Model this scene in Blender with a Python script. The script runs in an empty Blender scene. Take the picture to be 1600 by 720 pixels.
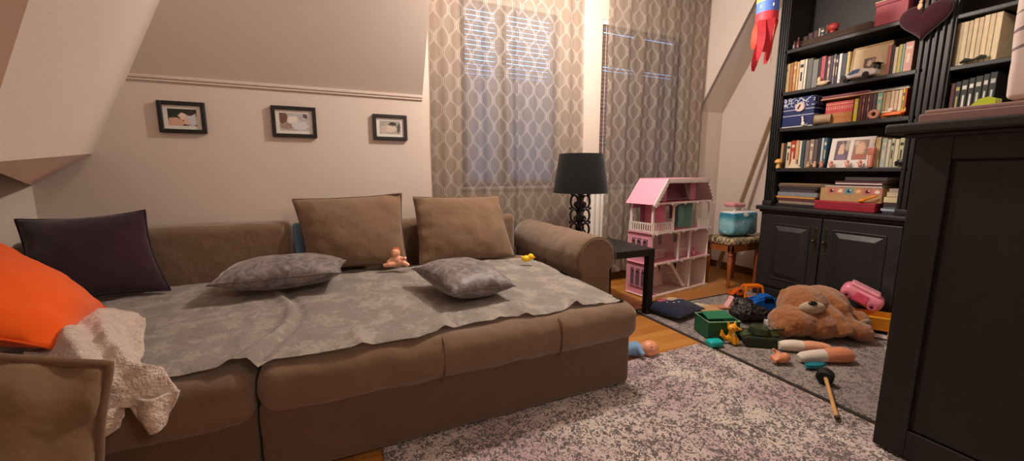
import bpy, bmesh, math, random
from mathutils import Vector, Matrix, noise
random.seed(7)
SC = bpy.context.scene
COL = SC.collection
V = Vector
PI = math.pi

# ------------------------------------------------------------------ camera
FPX, CAMH, PITCH, YAW = 614.0, 1.05, math.radians(8.5), math.radians(24.05)
F = V((math.sin(YAW)*math.cos(PITCH), math.cos(YAW)*math.cos(PITCH), -math.sin(PITCH)))
R = V((math.cos(YAW), -math.sin(YAW), 0))
U = R.cross(F)
CP = V((0, 0, CAMH))
cam = bpy.data.cameras.new('camera'); co = bpy.data.objects.new('camera', cam); COL.objects.link(co)
cam.sensor_width = 36; cam.lens = FPX/1600*36; cam.clip_start = 0.02
co.matrix_world = Matrix(((R.x, U.x, -F.x, 0), (R.y, U.y, -F.y, 0), (R.z, U.z, -F.z, CAMH), (0, 0, 0, 1)))
SC.camera = co
def ray(u, v): return F + R*((u-800)/FPX) - U*((v-360)/FPX)
def on(u, v, ax, val):
    d = ray(u, v); return CP + d*((val-CP[ax])/d[ax])
def fl(u, v, z=0.0): return on(u, v, 2, z)
def ysh(px, z, X=3.33):                       # depth along the bookcase for a point of its front
    lo, hi = -1.0, 3.0
    for _ in range(40):
        m = (lo+hi)/2; q = V((X, m, z))-CP
        p = 800+FPX*q.dot(R)/q.dot(F)
        if p > px: lo = m
        else: hi = m
    return (lo+hi)/2

# ------------------------------------------------------------------ materials
def lin(c):
    out = []
    for x in c[:3]:
        x /= 255.0
        out.append(x/12.92 if x <= .04045 else ((x+.055)/1.055)**2.4)
    return tuple(out)+(1,)
class NT:
    def __init__(s, name):
        s.m = bpy.data.materials.new(name); s.m.use_nodes = True
        s.t = s.m.node_tree; s.b = s.t.nodes['Principled BSDF']; s.out = s.t.nodes['Material Output']
    def n(s, t, **k):
        x = s.t.nodes.new(t)
        for a, b in k.items(): setattr(x, a, b)
        return x
    def l(s, a, b): s.t.links.new(a, b)
    def math(s, op, a, b=None, c=None):
        x = s.n('ShaderNodeMath', operation=op)
        for i, q in enumerate((a, b, c)):
            if q is None: continue
            if isinstance(q, (int, float)): x.inputs[i].default_value = q
            else: s.l(q, x.inputs[i])
        return x.outputs[0]
    def coord(s, kind='Object', scale=(1, 1, 1)):
        tc = s.n('ShaderNodeTexCoord'); mp = s.n('ShaderNodeMapping'); mp.inputs['Scale'].default_value = scale
        s.l(tc.outputs[kind], mp.inputs[0]); return mp.outputs[0]
    def noise(s, vec, scale, detail=3, rough=.5):
        x = s.n('ShaderNodeTexNoise'); x.inputs['Scale'].default_value = scale
        x.inputs['Detail'].default_value = detail; x.inputs['Roughness'].default_value = rough
        s.l(vec, x.inputs['Vector']); return x.outputs['Fac']
    def ramp(s, fac, stops):
        x = s.n('ShaderNodeValToRGB'); e = x.color_ramp.elements
        e[0].position = stops[0][0]; e[0].color = stops[0][1]
        e[1].position = stops[-1][0]; e[1].color = stops[-1][1]
        for p, c in stops[1:-1]:
            q = e.new(p); q.color = c
        s.l(fac, x.inputs[0]); return x.outputs[0]
    def mix(s, fac, a, b):
        x = s.n('ShaderNodeMix', data_type='RGBA')
        for i, q in ((0, fac), (6, a), (7, b)):
            if isinstance(q, (int, float)): x.inputs[i].default_value = q
            elif isinstance(q, tuple): x.inputs[i].default_value = q
            else: s.l(q, x.inputs[i])
        return x.outputs[2]
    def bump(s, h, strength=.3, dist=.01):
        x = s.n('ShaderNodeBump'); x.inputs['Strength'].default_value = strength; x.inputs['Distance'].default_value = dist
        s.l(h, x.inputs['Height']); s.l(x.outputs[0], s.b.inputs['Normal'])
MC = {}
def mat(c, rough=.6, var=.12, scale=30, bump=.0, bscale=60, metal=0, sheen=0, name=None, spec=.5):
    key = (tuple(c), rough, var, scale, bump, bscale, metal, sheen, spec)
    if key in MC: return MC[key]
    s = NT(name or 'surface'); co_ = s.coord()
    a = lin(c); lo = tuple(x*(1-var) for x in a[:3])+(1,); hi = tuple(min(1, x*(1+var)) for x in a[:3])+(1,)
    s.l(s.ramp(s.noise(co_, scale), [(.3, lo), (.7, hi)]), s.b.inputs['Base Color'])
    s.b.inputs['Roughness'].default_value = rough; s.b.inputs['Metallic'].default_value = metal
    s.b.inputs['Sheen Weight'].default_value = sheen; s.b.inputs['Specular IOR Level'].default_value = spec
    if bump: s.bump(s.noise(co_, bscale, 4), bump, .01)
    MC[key] = s.m; return s.m
def fabric(c, wr=.25, var=.1, sheen=.25, weave=500, wscale=9, rough=.9):
    key = ('fab', tuple(c), wr, var, sheen, weave)
    if key in MC: return MC[key]
    s = NT('woven_fabric'); co_ = s.coord(); a = lin(c)
    lo = tuple(x*(1-var) for x in a[:3])+(1,); hi = tuple(min(1, x*(1+var)) for x in a[:3])+(1,)
    s.l(s.ramp(s.noise(co_, 7, 5, .6), [(.3, lo), (.7, hi)]), s.b.inputs['Base Color'])
    s.b.inputs['Roughness'].default_value = rough; s.b.inputs['Specular IOR Level'].default_value = .2
    s.b.inputs['Sheen Weight'].default_value = sheen
    h = s.math('ADD', s.math('MULTIPLY', s.noise(co_, wscale, 3), 1.0), s.math('MULTIPLY', s.noise(co_, weave, 2), .06))
    s.bump(h, wr, .05)
    MC[key] = s.m; return s.m
def picmat(name, base, blobs, rough=.35):
    """printed picture: soft ellipses (u, v, ru, rv, colour) over a mottled ground, in the print's own UV space"""
    s = NT(name); tc = s.n('ShaderNodeTexCoord'); sp = s.n('ShaderNodeSeparateXYZ'); s.l(tc.outputs['UV'], sp.inputs[0])
    nz = s.noise(tc.outputs['UV'], 9, 4)
    b = lin(base); colr = s.ramp(nz, [(.35, tuple(x*.7 for x in b[:3])+(1,)), (.65, b)])
    for (cx, cy, rx, ry, c) in blobs:
        dx = s.math('DIVIDE', s.math('SUBTRACT', sp.outputs[0], cx), rx); dy = s.math('DIVIDE', s.math('SUBTRACT', sp.outputs[1], cy), ry)
        d = s.math('ADD', s.math('MULTIPLY', dx, dx), s.math('MULTIPLY', dy, dy))
        d = s.math('ADD', d, s.math('MULTIPLY', s.math('SUBTRACT', nz, .5), 3.2))
        f = s.math('MULTIPLY', s.math('SUBTRACT', 1.15, d), 4); f = s.math('MINIMUM', s.math('MAXIMUM', f, 0), 1)
        colr = s.mix(f, colr, lin(c))
    s.l(colr, s.b.inputs['Base Color']); s.b.inputs['Roughness'].default_value = rough
    return s.m

# ------------------------------------------------------------------ mesh helpers
class MB:
    def __init__(s): s.bm = bmesh.new(); s.mi = 0; s.uv = None
    def _done(s, vs):
        fs = set()
        for v in vs:
            for f in v.link_faces: fs.add(f)
        for f in fs: f.material_index = s.mi
        return vs
    def box(s, c, size, rot=None, bev=0, seg=2, taper=None):
        r = bmesh.ops.create_cube(s.bm, size=1); vs = r['verts']
        for v in vs:
            if taper and v.co.z > 0: v.co.x *= taper; v.co.y *= taper
            v.co = V((v.co.x*size[0], v.co.y*size[1], v.co.z*size[2]))
        if bev:
            es = list({e for v in vs for e in v.link_edges})
            q = bmesh.ops.bevel(s.bm, geom=es, offset=bev, segments=seg, affect='EDGES', profile=.5)
            vs = list({v for f in q['faces'] for v in f.verts} | {v for v in vs if v.is_valid})
        M = Matrix.Translation(V(c))
        if rot is not None:
            M = M @ (rot.to_4x4() if isinstance(rot, Matrix) else Matrix.Rotation(rot, 4, 'Z'))
        for v in vs: v.co = M @ v.co
        return s._done(vs)
    def bx(s, x0, x1, y0, y1, z0, z1, bev=0, seg=2):
        return s.box(((x0+x1)/2, (y0+y1)/2, (z0+z1)/2), (abs(x1-x0), abs(y1-y0), abs(z1-z0)), None, bev, seg)
    def ell(s, c, r, rot=None, seg=20, ring=14):
        q = bmesh.ops.create_uvsphere(s.bm, u_segments=seg, v_segments=ring, radius=1)['verts']
        M = Matrix.Translation(V(c)) @ (rot.to_4x4() if rot is not None else Matrix.Identity(4)) @ Matrix.Diagonal((r[0], r[1], r[2], 1))
        for v in q: v.co = M @ v.co
        return s._done(q)
    def cyl(s, a, b, r0, r1=None, seg=16):
        a, b = V(a), V(b); d = b-a; r1 = r0 if r1 is None else r1
        q = bmesh.ops.create_cone(s.bm, cap_ends=True, segments=seg, radius1=r0, radius2=r1, depth=d.length)['verts']
        M = Matrix.Translation((a+b)/2) @ d.to_track_quat('Z', 'Y').to_matrix().to_4x4()
        for v in q: v.co = M @ v.co
        return s._done(q)
    def tube(s, pts, rad, seg=8, close=False, caps=True):
        pts = [V(p) for p in pts]; n = len(pts); rings = []
        if not isinstance(rad, (list, tuple)): rad = [rad]*n
        up = V((0, 0, 1)); prev = None; allv = []
        for i, p in enumerate(pts):
            if close: t = pts[(i+1) % n]-pts[i-1]
            else: t = pts[min(i+1, n-1)]-pts[max(i-1, 0)]
            t = t.normalized() if t.length > 1e-9 else V((0, 0, 1))
            if prev is None:
                a = t.cross(up)
                if a.length < .1: a = t.cross(V((1, 0, 0)))
            else: a = prev-t*prev.dot(t)
            a.normalize(); prev = a; b = t.cross(a)
            rings.append([s.bm.verts.new(p+(a*math.cos(2*PI*k/seg)+b*math.sin(2*PI*k/seg))*rad[i]) for k in range(seg)])
            allv += rings[-1]
        m = n if close else n-1
        for i in range(m):
            A, B = rings[i], rings[(i+1) % n]
            for k in range(seg): s.bm.faces.new((A[k], A[(k+1) % seg], B[(k+1) % seg], B[k]))
        if caps and not close:
            s.bm.faces.new(list(reversed(rings[0]))); s.bm.faces.new(rings[-1])
        return s._done(allv)
    def lathe(s, prof, c=(0, 0, 0), seg=24, axis=None):
        M = Matrix.Translation(V(c))
        if axis is not None: M = M @ V(axis).to_track_quat('Z', 'Y').to_matrix().to_4x4()
        rings = []; allv = []
        for r, z in prof:
            rings.append([s.bm.verts.new(M @ V((max(r, 1e-4)*math.cos(2*PI*k/seg), max(r, 1e-4)*math.sin(2*PI*k/seg), z))) for k in range(seg)])
            allv += rings[-1]
        for A, B in zip(rings, rings[1:]):
            for k in range(seg): s.bm.faces.new((A[k], A[(k+1) % seg], B[(k+1) % seg], B[k]))
        s.bm.faces.new(list(reversed(rings[0]))); s.bm.faces.new(rings[-1])
        return s._done(allv)
    def prism(s, poly, ext):
        """closed solid: polygon of 3-D points swept by the vector ext"""
        ext = V(ext); A = [s.bm.verts.new(V(p)) for p in poly]; B = [s.bm.verts.new(V(p)+ext) for p in poly]
        n = len(A); s.bm.faces.new(A); s.bm.faces.new(list(reversed(B)))
        for i in range(n): s.bm.faces.new((A[(i+1) % n], A[i], B[i], B[(i+1) % n]))
        return s._done(A+B)
    def quad(s, a, b, c, d):
        if s.uv is None: s.uv = s.bm.loops.layers.uv.new('UVMap')
        f = s.bm.faces.new([s.bm.verts.new(V(p)) for p in (a, b, c, d)]); f.material_index = s.mi
        for l, t in zip(f.loops, ((0, 0), (1, 0), (1, 1), (0, 1))): l[s.uv].uv = t
    def build(s, name, mats, parent=None, smooth=False, norm=True):
        if norm: bmesh.ops.recalc_face_normals(s.bm, faces=s.bm.faces[:])
        me = bpy.data.meshes.new(name); s.bm.to_mesh(me); s.bm.free()
        for m in (mats if isinstance(mats, (list, tuple)) else [mats]): me.materials.append(m)
        if smooth:
            me.shade_smooth()
            if smooth != 'full': me.set_sharp_from_angle(angle=math.radians(38))
        o = bpy.data.objects.new(name, me); COL.objects.link(o)
        if parent is not None:
            o.parent = parent; o.matrix_parent_inverse = Matrix.Translation(-parent.location)
        return o
def tag(o, label, cat, group=None):
    o['label'] = label; o['category'] = cat
    if group: o['group'] = group
    return o
def thing(name, label, cat, loc, group=None):
    o = bpy.data.objects.new(name, None); COL.objects.link(o); o.location = loc; o.empty_display_size = .05
    return tag(o, label, cat, group)
def struct(o): o['kind'] = 'structure'; return o
def slab(name, poly, ext, m):
    b = MB(); b.prism(poly, ext); return struct(b.build(name, m))

def softbox(x0, x1, y0, y1, z0, z1, r=.05, n=22, puff=(0, 0, 0), nz=.006, ns=6, seed=0, mb=None):
    b = mb or MB(); c = V(((x0+x1)/2, (y0+y1)/2, (z0+z1)/2)); h = V(((x1-x0)/2, (y1-y0)/2, (z1-z0)/2))
    vd = {}
    def spaced(L, rr):                         # coordinates crowding near the rounded rims
        k = 6; e = [-L+rr*(1-math.cos(PI/2*i/k)) for i in range(k)]
        m = max(2, int(n)); mid = [-L+rr+(2*L-2*rr)*i/m for i in range(m+1)]
        return e+mid+[-q for q in reversed(e)]
    r = min(r, h.x*.98, h.y*.98, h.z*.98)
    def vert(p):
        key = (round(p.x, 5), round(p.y, 5), round(p.z, 5))
        if key in vd: return vd[key]
        inner = V([max(-(h[i]-r), min(h[i]-r, p[i])) for i in range(3)])
        d = p-inner; q = inner+d.normalized()*r if d.length > 1e-9 else p.copy()
        u = [q[i]/h[i] for i in range(3)]
        for i in range(3):
            j, k = (i+1) % 3, (i+2) % 3
            q[i] += puff[i]*u[i]*max(0, 1-u[j]**2)*max(0, 1-u[k]**2)
        w = noise.noise(V((q.x*ns+seed, q.y*ns, q.z*ns)))*nz + noise.noise(V((q.x*ns*3+seed, q.y*ns*3, q.z*ns*3)))*nz*.4
        if d.length > 1e-9: q += d.normalized()*w
        vd[key] = b.bm.verts.new(c+q); return vd[key]
    cs = [spaced(h[i], r) for i in range(3)]
    for ax in range(3):
        j, k = (ax+1) % 3, (ax+2) % 3
        for sg in (-1, 1):
            for a in range(len(cs[j])-1):
                for d in range(len(cs[k])-1):
                    P = []
                    for (aa, dd) in ((a, d), (a+1, d), (a+1, d+1), (a, d+1)):
                        p = V((0, 0, 0)); p[ax] = sg*h[ax]; p[j] = cs[j][aa]; p[k] = cs[k][dd]; P.append(vert(p))
                    if sg < 0: P.reverse()
                    if len(set(P)) == 4:
                        try: f = b.bm.faces.new(P); f.material_index = b.mi
                        except ValueError: pass
    return b

def pillow(C, T, pinch=.06, n=26, wr=.006, seed=0, skew=0.0, thick_pow=.55, flatback=1.0):
    """puffy cushion through corner points C (tl, tr, br, bl); returns (MB, rim points)"""
    C = [V(c) for c in C]; b = MB()
    nrm = (C[1]-C[0]).cross(C[3]-C[0]).normalized(); nrm = -nrm if nrm.dot(CP-C[0]) < 0 else nrm
    cen = sum(C, V((0, 0, 0)))/4
    def base(u, v):
        uu, vv = 2*u-1, 2*v-1
        p = (C[0]*(1-u)+C[1]*u)*(1-v)+(C[3]*(1-u)+C[2]*u)*v
        k = pinch*((1-uu**2)*vv**2+(1-vv**2)*uu**2)
        return p+(cen-p)*k
    front = {}; back = {}; rim = {}
    for i in range(n+1):
        for j in range(n+1):
            u = .5-.5*math.cos(PI*i/n)*.5-.25*(1-2*i/n)*1.0 if False else i/n
            v = j/n
            u = .5*(u+(.5-.5*math.cos(PI*u))); v = .5*(v+(.5-.5*math.cos(PI*v)))
            p = base(u, v); e = (4*u*(1-u))*(4*v*(1-v)); t = T/2*(e**thick_pow)
            w = noise.noise(p*9+V((seed, 0, 0)))*wr + noise.noise(p*22+V((seed, 3, 0)))*wr*.5
            # creases running in from the rim
            cr = math.sin((u-.5)*38+seed)*wr*.5*math.exp(-v*(1-v)*14)+math.sin((v-.5)*34+seed)*wr*.5*math.exp(-u*(1-u)*14)
            if i in (0, n) or j in (0, n):
                q = b.bm.verts.new(p+nrm*noise.noise(p*7)*wr); front[i, j] = back[i, j] = q
            else:
                front[i, j] = b.bm.verts.new(p+nrm*(t+w+cr)); back[i, j] = b.bm.verts.new(p-nrm*(t*flatback+w*.5))
    for i in range(n):
        for j in range(n):
            b.bm.faces.new((front[i, j], front[i+1, j], front[i+1, j+1], front[i, j+1]))
            b.bm.faces.new((back[i, j+1], back[i+1, j+1], back[i+1, j], back[i, j]))
    loop = [front[i, 0].co.copy() for i in range(n)]+[front[n, j].co.copy() for j in range(n)]+[front[n-i, n].co.copy() for i in range(n)]+[front[0, n-j].co.copy() for j in range(n)]
    return b, loop
def cushion(name, label, cat, C, T, m, pip=None, piprad=.005, group=None, **k):
    b, loop = pillow(C, T, **k)
    low = min(C, key=lambda q: q[2]); r = thing(name, label, cat, V(low), group)
    b.build('cover', m, r, smooth='full')
    if pip is not None:
        p = MB(); p.tube(loop, piprad, 8, close=True); p.build('piping', pip, r, smooth='full')
    return r

# ------------------------------------------------------------------ base materials
def wallmat(c):
    s = NT('painted_plaster'); v = s.coord(); a = lin(c)
    s.l(s.ramp(s.noise(v, 1.7, 4), [(.3, tuple(x*.965 for x in a[:3])+(1,)), (.7, a)]), s.b.inputs['Base Color'])
    s.b.inputs['Roughness'].default_value = .85; s.b.inputs['Specular IOR Level'].default_value = .25
    s.bump(s.noise(v, 240, 3), .12, .004); return s.m
M_WALL = wallmat((214, 199, 188))
M_WHITE = mat((226, 220, 212), .5, .03, name='white_paint')
M_TRIM = mat((208, 190, 180), .5, .04, name='trim_paint')
def floormat():
    s = NT('oak_parquet'); v = s.coord('Object')
    mp = s.n('ShaderNodeMapping'); mp.inputs['Rotation'].default_value = (0, 0, 0); s.l(v, mp.inputs[0])
    br = s.n('ShaderNodeTexBrick'); s.l(mp.outputs[0], br.inputs['Vector']); br.offset = .37
    br.inputs['Scale'].default_value = 1; br.inputs['Brick Width'].default_value = .9; br.inputs['Row Height'].default_value = .075
    br.inputs['Mortar Size'].default_value = .0012; br.inputs['Color1'].default_value = lin((206, 146, 72)); br.inputs['Color2'].default_value = lin((178, 116, 52))
    br.inputs['Mortar'].default_value = lin((96, 56, 26)); br.inputs['Bias'].default_value = .1
    g = s.noise(s.coord('Object', (3, 60, 3)), 2.0, 5, .6)
    c = s.mix(s.math('MULTIPLY', g, .5), br.outputs['Color'], lin((150, 92, 40)))
    s.l(c, s.b.inputs['Base Color']); s.b.inputs['Roughness'].default_value = .32
    s.bump(g, .05, .003); return s.m
M_FLOOR = floormat()
def curtainmat():
    s = NT('ogee_sheer_fabric'); tc = s.n('ShaderNodeTexCoord'); sp = s.n('ShaderNodeSeparateXYZ'); s.l(tc.outputs['UV'], sp.inputs[0])
    x, y = sp.outputs[0], sp.outputs[1]; w = .0625; h = .2; a = w/2-.007
    c0 = s.math('COSINE', s.math('MULTIPLY', y, 2*PI/h)); cs = s.math('MULTIPLY', s.math('MULTIPLY', c0, s.math('SUBTRACT', 1.5, s.math('MULTIPLY', s.math('MULTIPLY', c0, c0), .5))), a)
    def dist(off, sg):
        q = s.math('ADD', s.math('ADD', x, off), s.math('MULTIPLY', cs, sg))
        fr = s.math('FRACT', s.math('DIVIDE', q, 2*w))
        return s.math('MULTIPLY', s.math('ABSOLUTE', s.math('SUBTRACT', fr, .5)), 2*w)
    d = s.math('MINIMUM', s.math('ABSOLUTE', s.math('SUBTRACT', dist(10, 1), .0062)), s.math('ABSOLUTE', s.math('SUBTRACT', dist(10+w, -1), .0062)))
    f = s.math('MINIMUM', s.math('MAXIMUM', s.math('MULTIPLY', s.math('SUBTRACT', .0026, d), 1200), 0), 1)
    wv = s.noise(s.coord('UV', (1, 9, 1)), 160, 3)
    basec = s.mix(wv, lin((146, 132, 118)), lin((168, 153, 139)))
    c = s.mix(f, basec, lin((212, 202, 192)))
    s.b.inputs['Roughness'].default_value = .85; s.l(c, s.b.inputs['Base Color']); s.b.inputs['Specular IOR Level'].default_value = .2
    tr = s.n('ShaderNodeBsdfTranslucent'); s.l(c, tr.inputs[0])
    tp = s.n('ShaderNodeBsdfTransparent')
    m1 = s.n('ShaderNodeMixShader'); m1.inputs[0].default_value = .45; s.l(s.b.outputs[0], m1.inputs[1]); s.l(tr.outputs[0], m1.inputs[2])
    m2 = s.n('ShaderNodeMixShader'); s.l(s.math('SUBTRACT', .3, s.math('MULTIPLY', f, .18)), m2.inputs[0]); s.l(m1.outputs[0], m2.inputs[1]); s.l(tp.outputs[0], m2.inputs[2])
    s.l(m2.outputs[0], s.out.inputs[0]); return s.m
M_CURT = curtainmat()
def slatmat(c, tl=.35):
    s = NT('blind_slat'); s.b.inputs['Base Color'].default_value = lin(c); s.b.inputs['Roughness'].default_value = .5
    s.l(s.ramp(s.noise(s.coord('Object', (4, 60, 60)), 6), [(.3, tuple(x*.8 for x in lin(c)[:3])+(1,)), (.7, lin(c))]), s.b.inputs['Base Color'])
    tr = s.n('ShaderNodeBsdfTranslucent'); tr.inputs[0].default_value = lin(c)
    m = s.n('ShaderNodeMixShader'); m.inputs[0].default_value = tl; s.l(s.b.outputs[0], m.inputs[1]); s.l(tr.outputs[0], m.inputs[2]); s.l(m.outputs[0], s.out.inputs[0]); return s.m
def rugmat(light, pink, dark, amt, scale=55):
    s = NT('speckled_pile'); v = s.coord()
    big = s.noise(v, 2.6, 3); nn = s.noise(v, 9, 3)
    base = s.mix(s.ramp(big, [(.42, (0, 0, 0, 1)), (.6, (1, 1, 1, 1))]), lin(light), lin(pink))
    wp = s.n('ShaderNodeTexNoise'); wp.inputs['Scale'].default_value = scale; wp.inputs['Detail'].default_value = 3; wp.inputs['Distortion'].default_value = 1.5
    s.l(v, wp.inputs['Vector'])
    k = s.math('ADD', wp.outputs['Fac'], s.math('MULTIPLY', s.math('SUBTRACT', nn, .5), .28))
    f = s.ramp(k, [(amt-.03, (1, 1, 1, 1)), (amt+.03, (0, 0, 0, 1))])
    c = s.mix(f, base, lin(dark))
    c = s.mix(s.math('MULTIPLY', s.noise(v, 190, 2), .22), c, lin((235, 222, 215)))
    s.l(c, s.b.inputs['Base Color']); s.b.inputs['Roughness'].default_value = .95; s.b.inputs['Sheen Weight'].default_value = .3
    s.b.inputs['Specular IOR Level'].default_value = .1
    s.bump(s.math('ADD', s.noise(v, 170, 3), s.math('MULTIPLY', wp.outputs['Fac'], .8)), .8, .012); return s.m
def blackwood(c=(38, 38, 40), rough=.42):
    s = NT('black_stained_wood'); g = s.noise(s.coord('Object', (2, 2, 26)), 5, 6, .65); a = lin(c)
    g2 = s.noise(s.coord('Object', (26, 26, 2)), 5, 5, .6)
    s.l(s.ramp(s.math('MULTIPLY', s.math('ADD', g, g2), .5), [(.35, tuple(x*.55 for x in a[:3])+(1,)), (.65, tuple(x*1.35 for x in a[:3])+(1,))]), s.b.inputs['Base Color'])
    s.b.inputs['Roughness'].default_value = rough; s.bump(g2, .1, .004); return s.m
M_BLK = blackwood()
M_BLK2 = blackwood((25, 18, 16), .55)
def clearglass():
    s = NT('window_glass'); s.b.inputs['Base Color'].default_value = (1, 1, 1, 1); s.b.inputs['Roughness'].default_value = .02
    s.b.inputs['Transmission Weight'].default_value = 1; s.b.inputs['IOR'].default_value = 1.45
    tp = s.n('ShaderNodeBsdfTransparent'); fr = s.n('ShaderNodeFresnel'); fr.inputs[0].default_value = 1.3
    gl = s.n('ShaderNodeBsdfGlossy'); gl.inputs['Roughness'].default_value = .03
    m = s.n('ShaderNodeMixShader'); s.l(fr.outputs[0], m.inputs[0]); s.l(tp.outputs[0], m.inputs[1]); s.l(gl.outputs[0], m.inputs[2]); s.l(m.outputs[0], s.out.inputs[0]); return s.m
M_GLASS = clearglass()
# ================================================================== THE ROOM
WY, WX, LX, KX, CX = 3.05, 3.83, -1.47, .61, 3.47
HC = 2.78
BY = -2.6
b = MB(); b.bx(LX, WX, BY, WY, -.1, 0); struct(b.build('floor', M_FLOOR))
b = MB(); b.bx(LX, WX, BY, WY, HC, HC+.1); struct(b.build('ceiling', M_WALL))
slab('wall_left', [(LX, BY, 0), (LX, 2.95, 0), (LX, 2.95, HC), (LX, BY, HC)], (-.1, 0, 0), M_WALL)
slab('wall_right', [(WX, BY, 0), (WX, WY, 0), (WX, WY, HC), (WX, BY, HC)], (.1, 0, 0), M_WALL)
slab('wall_rear', [(LX, BY, 0), (WX, BY, 0), (WX, BY, HC), (LX, BY, HC)], (0, -.1, 0), M_WALL)
slab('wall_back', [(LX, 2.95, 0), (KX, 2.95, 0), (KX, 2.95, 1.58), (LX, 2.95, 1.58)], (0, .1, 0), M_WALL)
ys = 2.95-(HC-1.58)/1.65
slab('wall_slope_left', [(LX, 2.95, 1.58), (KX-.002, 2.95, 1.58), (KX-.002, ys, HC), (LX, ys, HC)], (0, .085, .05), M_WALL)
ys2 = WY-(HC-1.67)/1.65
slab('wall_slope_right', [(CX+.004, WY, 1.67), (WX, WY, 1.67), (WX, ys2, HC), (CX+.004, ys2, HC)], (0, .085, .05), M_WALL)
slab('wall_dormer_left', [(KX, 2.956, 0), (KX, WY, 0), (KX, WY, HC), (KX, ys+.006, HC), (KX, 2.956, 1.58)], (-.04, 0, 0), M_WALL)
slab('wall_dormer_right', [(CX, WY, 1.67), (CX, WY, HC), (CX, ys2, HC)], (.04, 0, 0), M_WALL)
# window wall with its two openings
W1, W2, WZ0, WZ1 = (.93, 1.80), (2.24, 3.22), .93, 2.38
b = MB()
for (x0, x1, z0, z1) in ((KX-.04, W1[0], 0, HC), (W1[1], W2[0], 0, HC), (W2[1], WX, 0, HC), (W1[0], W1[1], 0, WZ0), (W2[0], W2[1], 0, WZ0), (W1[0], W1[1], WZ1, HC), (W2[0], W2[1], WZ1, HC)):
    b.bx(x0, x1, WY, WY+.16, z0, z1)
struct(b.build('wall_window', M_WALL))
b = MB(); b.bx(LX, KX, 2.938, 2.95, 1.556, 1.57, .004); b.bx(LX, KX, 2.932, 2.95, 1.57, 1.59, .006, 3)
struct(b.build('trim_1', M_TRIM))
b = MB(); b.bx(KX, WX, WY-.015, WY, 0, .075, .003); struct(b.build('baseboard_window', mat((92, 60, 40), .5, .15, 20)))
b = MB(); b.bx(WX-.015, WX, .4, WY-.015, 0, .075, .003); struct(b.build('baseboard_right', mat((92, 60, 40), .5, .15, 20)))
# boxed hip rafter in the left corner
P1 = V((LX, 2.95, .977)); P2 = on(145, 240, 1, 2.95); P3 = V((on(200, 117, 1, 2.95).x, 2.95, 1.58))
sn = V((0, 1.65, 1)); d = ray(250, 0); t = sn.dot(V((0, 2.95, 1.58))-CP)/sn.dot(d); P4 = CP+d*t
P5 = P3+(P4-P3)*1.9
pn = (P3-P2).cross(P4-P3).normalized()
def onp(u, v):
    d = ray(u, v); return CP+d*(pn.dot(P2-CP)/pn.dot(d))
Q1 = on(0, 265, 0, LX); Q1 = P1+(Q1-P1)*1.4
E1, E2 = onp(45, 0), onp(0, 140)
E0 = E1+(E1-E2)*.7; E3 = E2+(E2-E1)*.95
bn = (P2-P1).cross(Q1-P1)
b = MB(); bm = b.bm
vs = [bm.verts.new(p) for p in (P1, P2, P3, P5, E0, E3, Q1)]
bm.faces.new((vs[1], vs[2], vs[3], vs[4], vs[5])); bm.faces.new((vs[0], vs[1], vs[5])); bm.faces.new((vs[0], vs[5], vs[6]))
A, B = bm.verts.new(E0+V((-.8, .16, .1))), bm.verts.new(E3+V((-.8, .16, .1)))
bm.faces.new((vs[4], A, B, vs[5])); bm.faces.new((vs[5], B, vs[6]))
struct(b.build('wall_hip', M_WALL))
b = MB(); b.bx(KX-.04, .662, 2.958, WY, 0, HC); struct(b.build('trim_2', M_WALL))

# windows: frame, sash bars and glass
def window(name, x0, x1, mull):
    r = bpy.data.objects.new(name, None); COL.objects.link(r); r.location = (x0, WY, WZ0); r['kind'] = 'structure'
    b = MB(); y0, y1 = WY+.05, WY+.11
    for (a, c, z0, z1) in ((x0, x0+.05, WZ0, WZ1), (x1-.05, x1, WZ0, WZ1), (x0, x1, WZ0, WZ0+.05), (x0, x1, WZ1-.05, WZ1), (mull-.045, mull+.045, WZ0, WZ1)):
        b.bx(a, c, y0, y1, z0, z1, .004)
    b.build('window_frame', M_WHITE, r)
    b = MB(); b.bx(x0+.05, mull-.045, WY+.075, WY+.081, WZ0+.05, WZ1-.05); b.bx(mull+.045, x1-.05, WY+.075, WY+.081, WZ0+.05, WZ1-.05); b.build('pane', M_GLASS, r)
    b = MB(); b.bx(x0-.02, x1+.02, WY-.02, WY+.05, WZ0-.025, WZ0, .005); b.build('window_sill', M_WHITE, r)
window('window_1', W1[0], W1[1], 1.29)
window('window_2', W2[0], W2[1], 2.72)
# venetian blinds
def blind(label, x0, x1, m, gaps, tilt=68):
    r = thing('venetian_blind', label, 'blind', (x0, WY+.02, WZ0)); z = WZ1-.05; i = 0
    b = MB(); b.bx(x0, x1, WY+.002, WY+.042, WZ1-.04, WZ1, .004); b.build('head_rail', M_WHITE, r)
    b = MB()
    while z > WZ0+.03:
        t = math.radians(gaps(z)+random.uniform(-3, 3)); rot = Matrix.Rotation(t, 3, 'X')
        b.box(((x0+x1)/2, WY+.022, z), (x1-x0, .041, .0016), rot); z -= .036; i += 1
    b.build('slats', m, r)
    b = MB()
    for x in (x0+.07, (x0+x1)/2, x1-.07): b.tube([(x, WY+.003, WZ0+.01), (x, WY+.003, WZ1-.03)], .0012, 5)
    b.build('ladder_cord', mat((210, 205, 200), .8), r)
    b = MB(); b.tube([(x0+.03, WY+.0, 1.12), (x0+.03, WY+.0, WZ1-.05)], .002, 5)
    for k in range(12): b.ell((x0+.03, WY+.0, 1.12+.02*k), (.004, .004, .006), seg=6, ring=5)
    b.build('bead_chain', mat((215, 210, 205), .5), r)
    return r
def g1(z):
    k = int(z/.036)
    if z > 1.80: return 61 if k % 3 else 68
    if z > 1.35: return 64 if k % 3 == 0 else 76
    return 77 if k % 4 else 72
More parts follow.
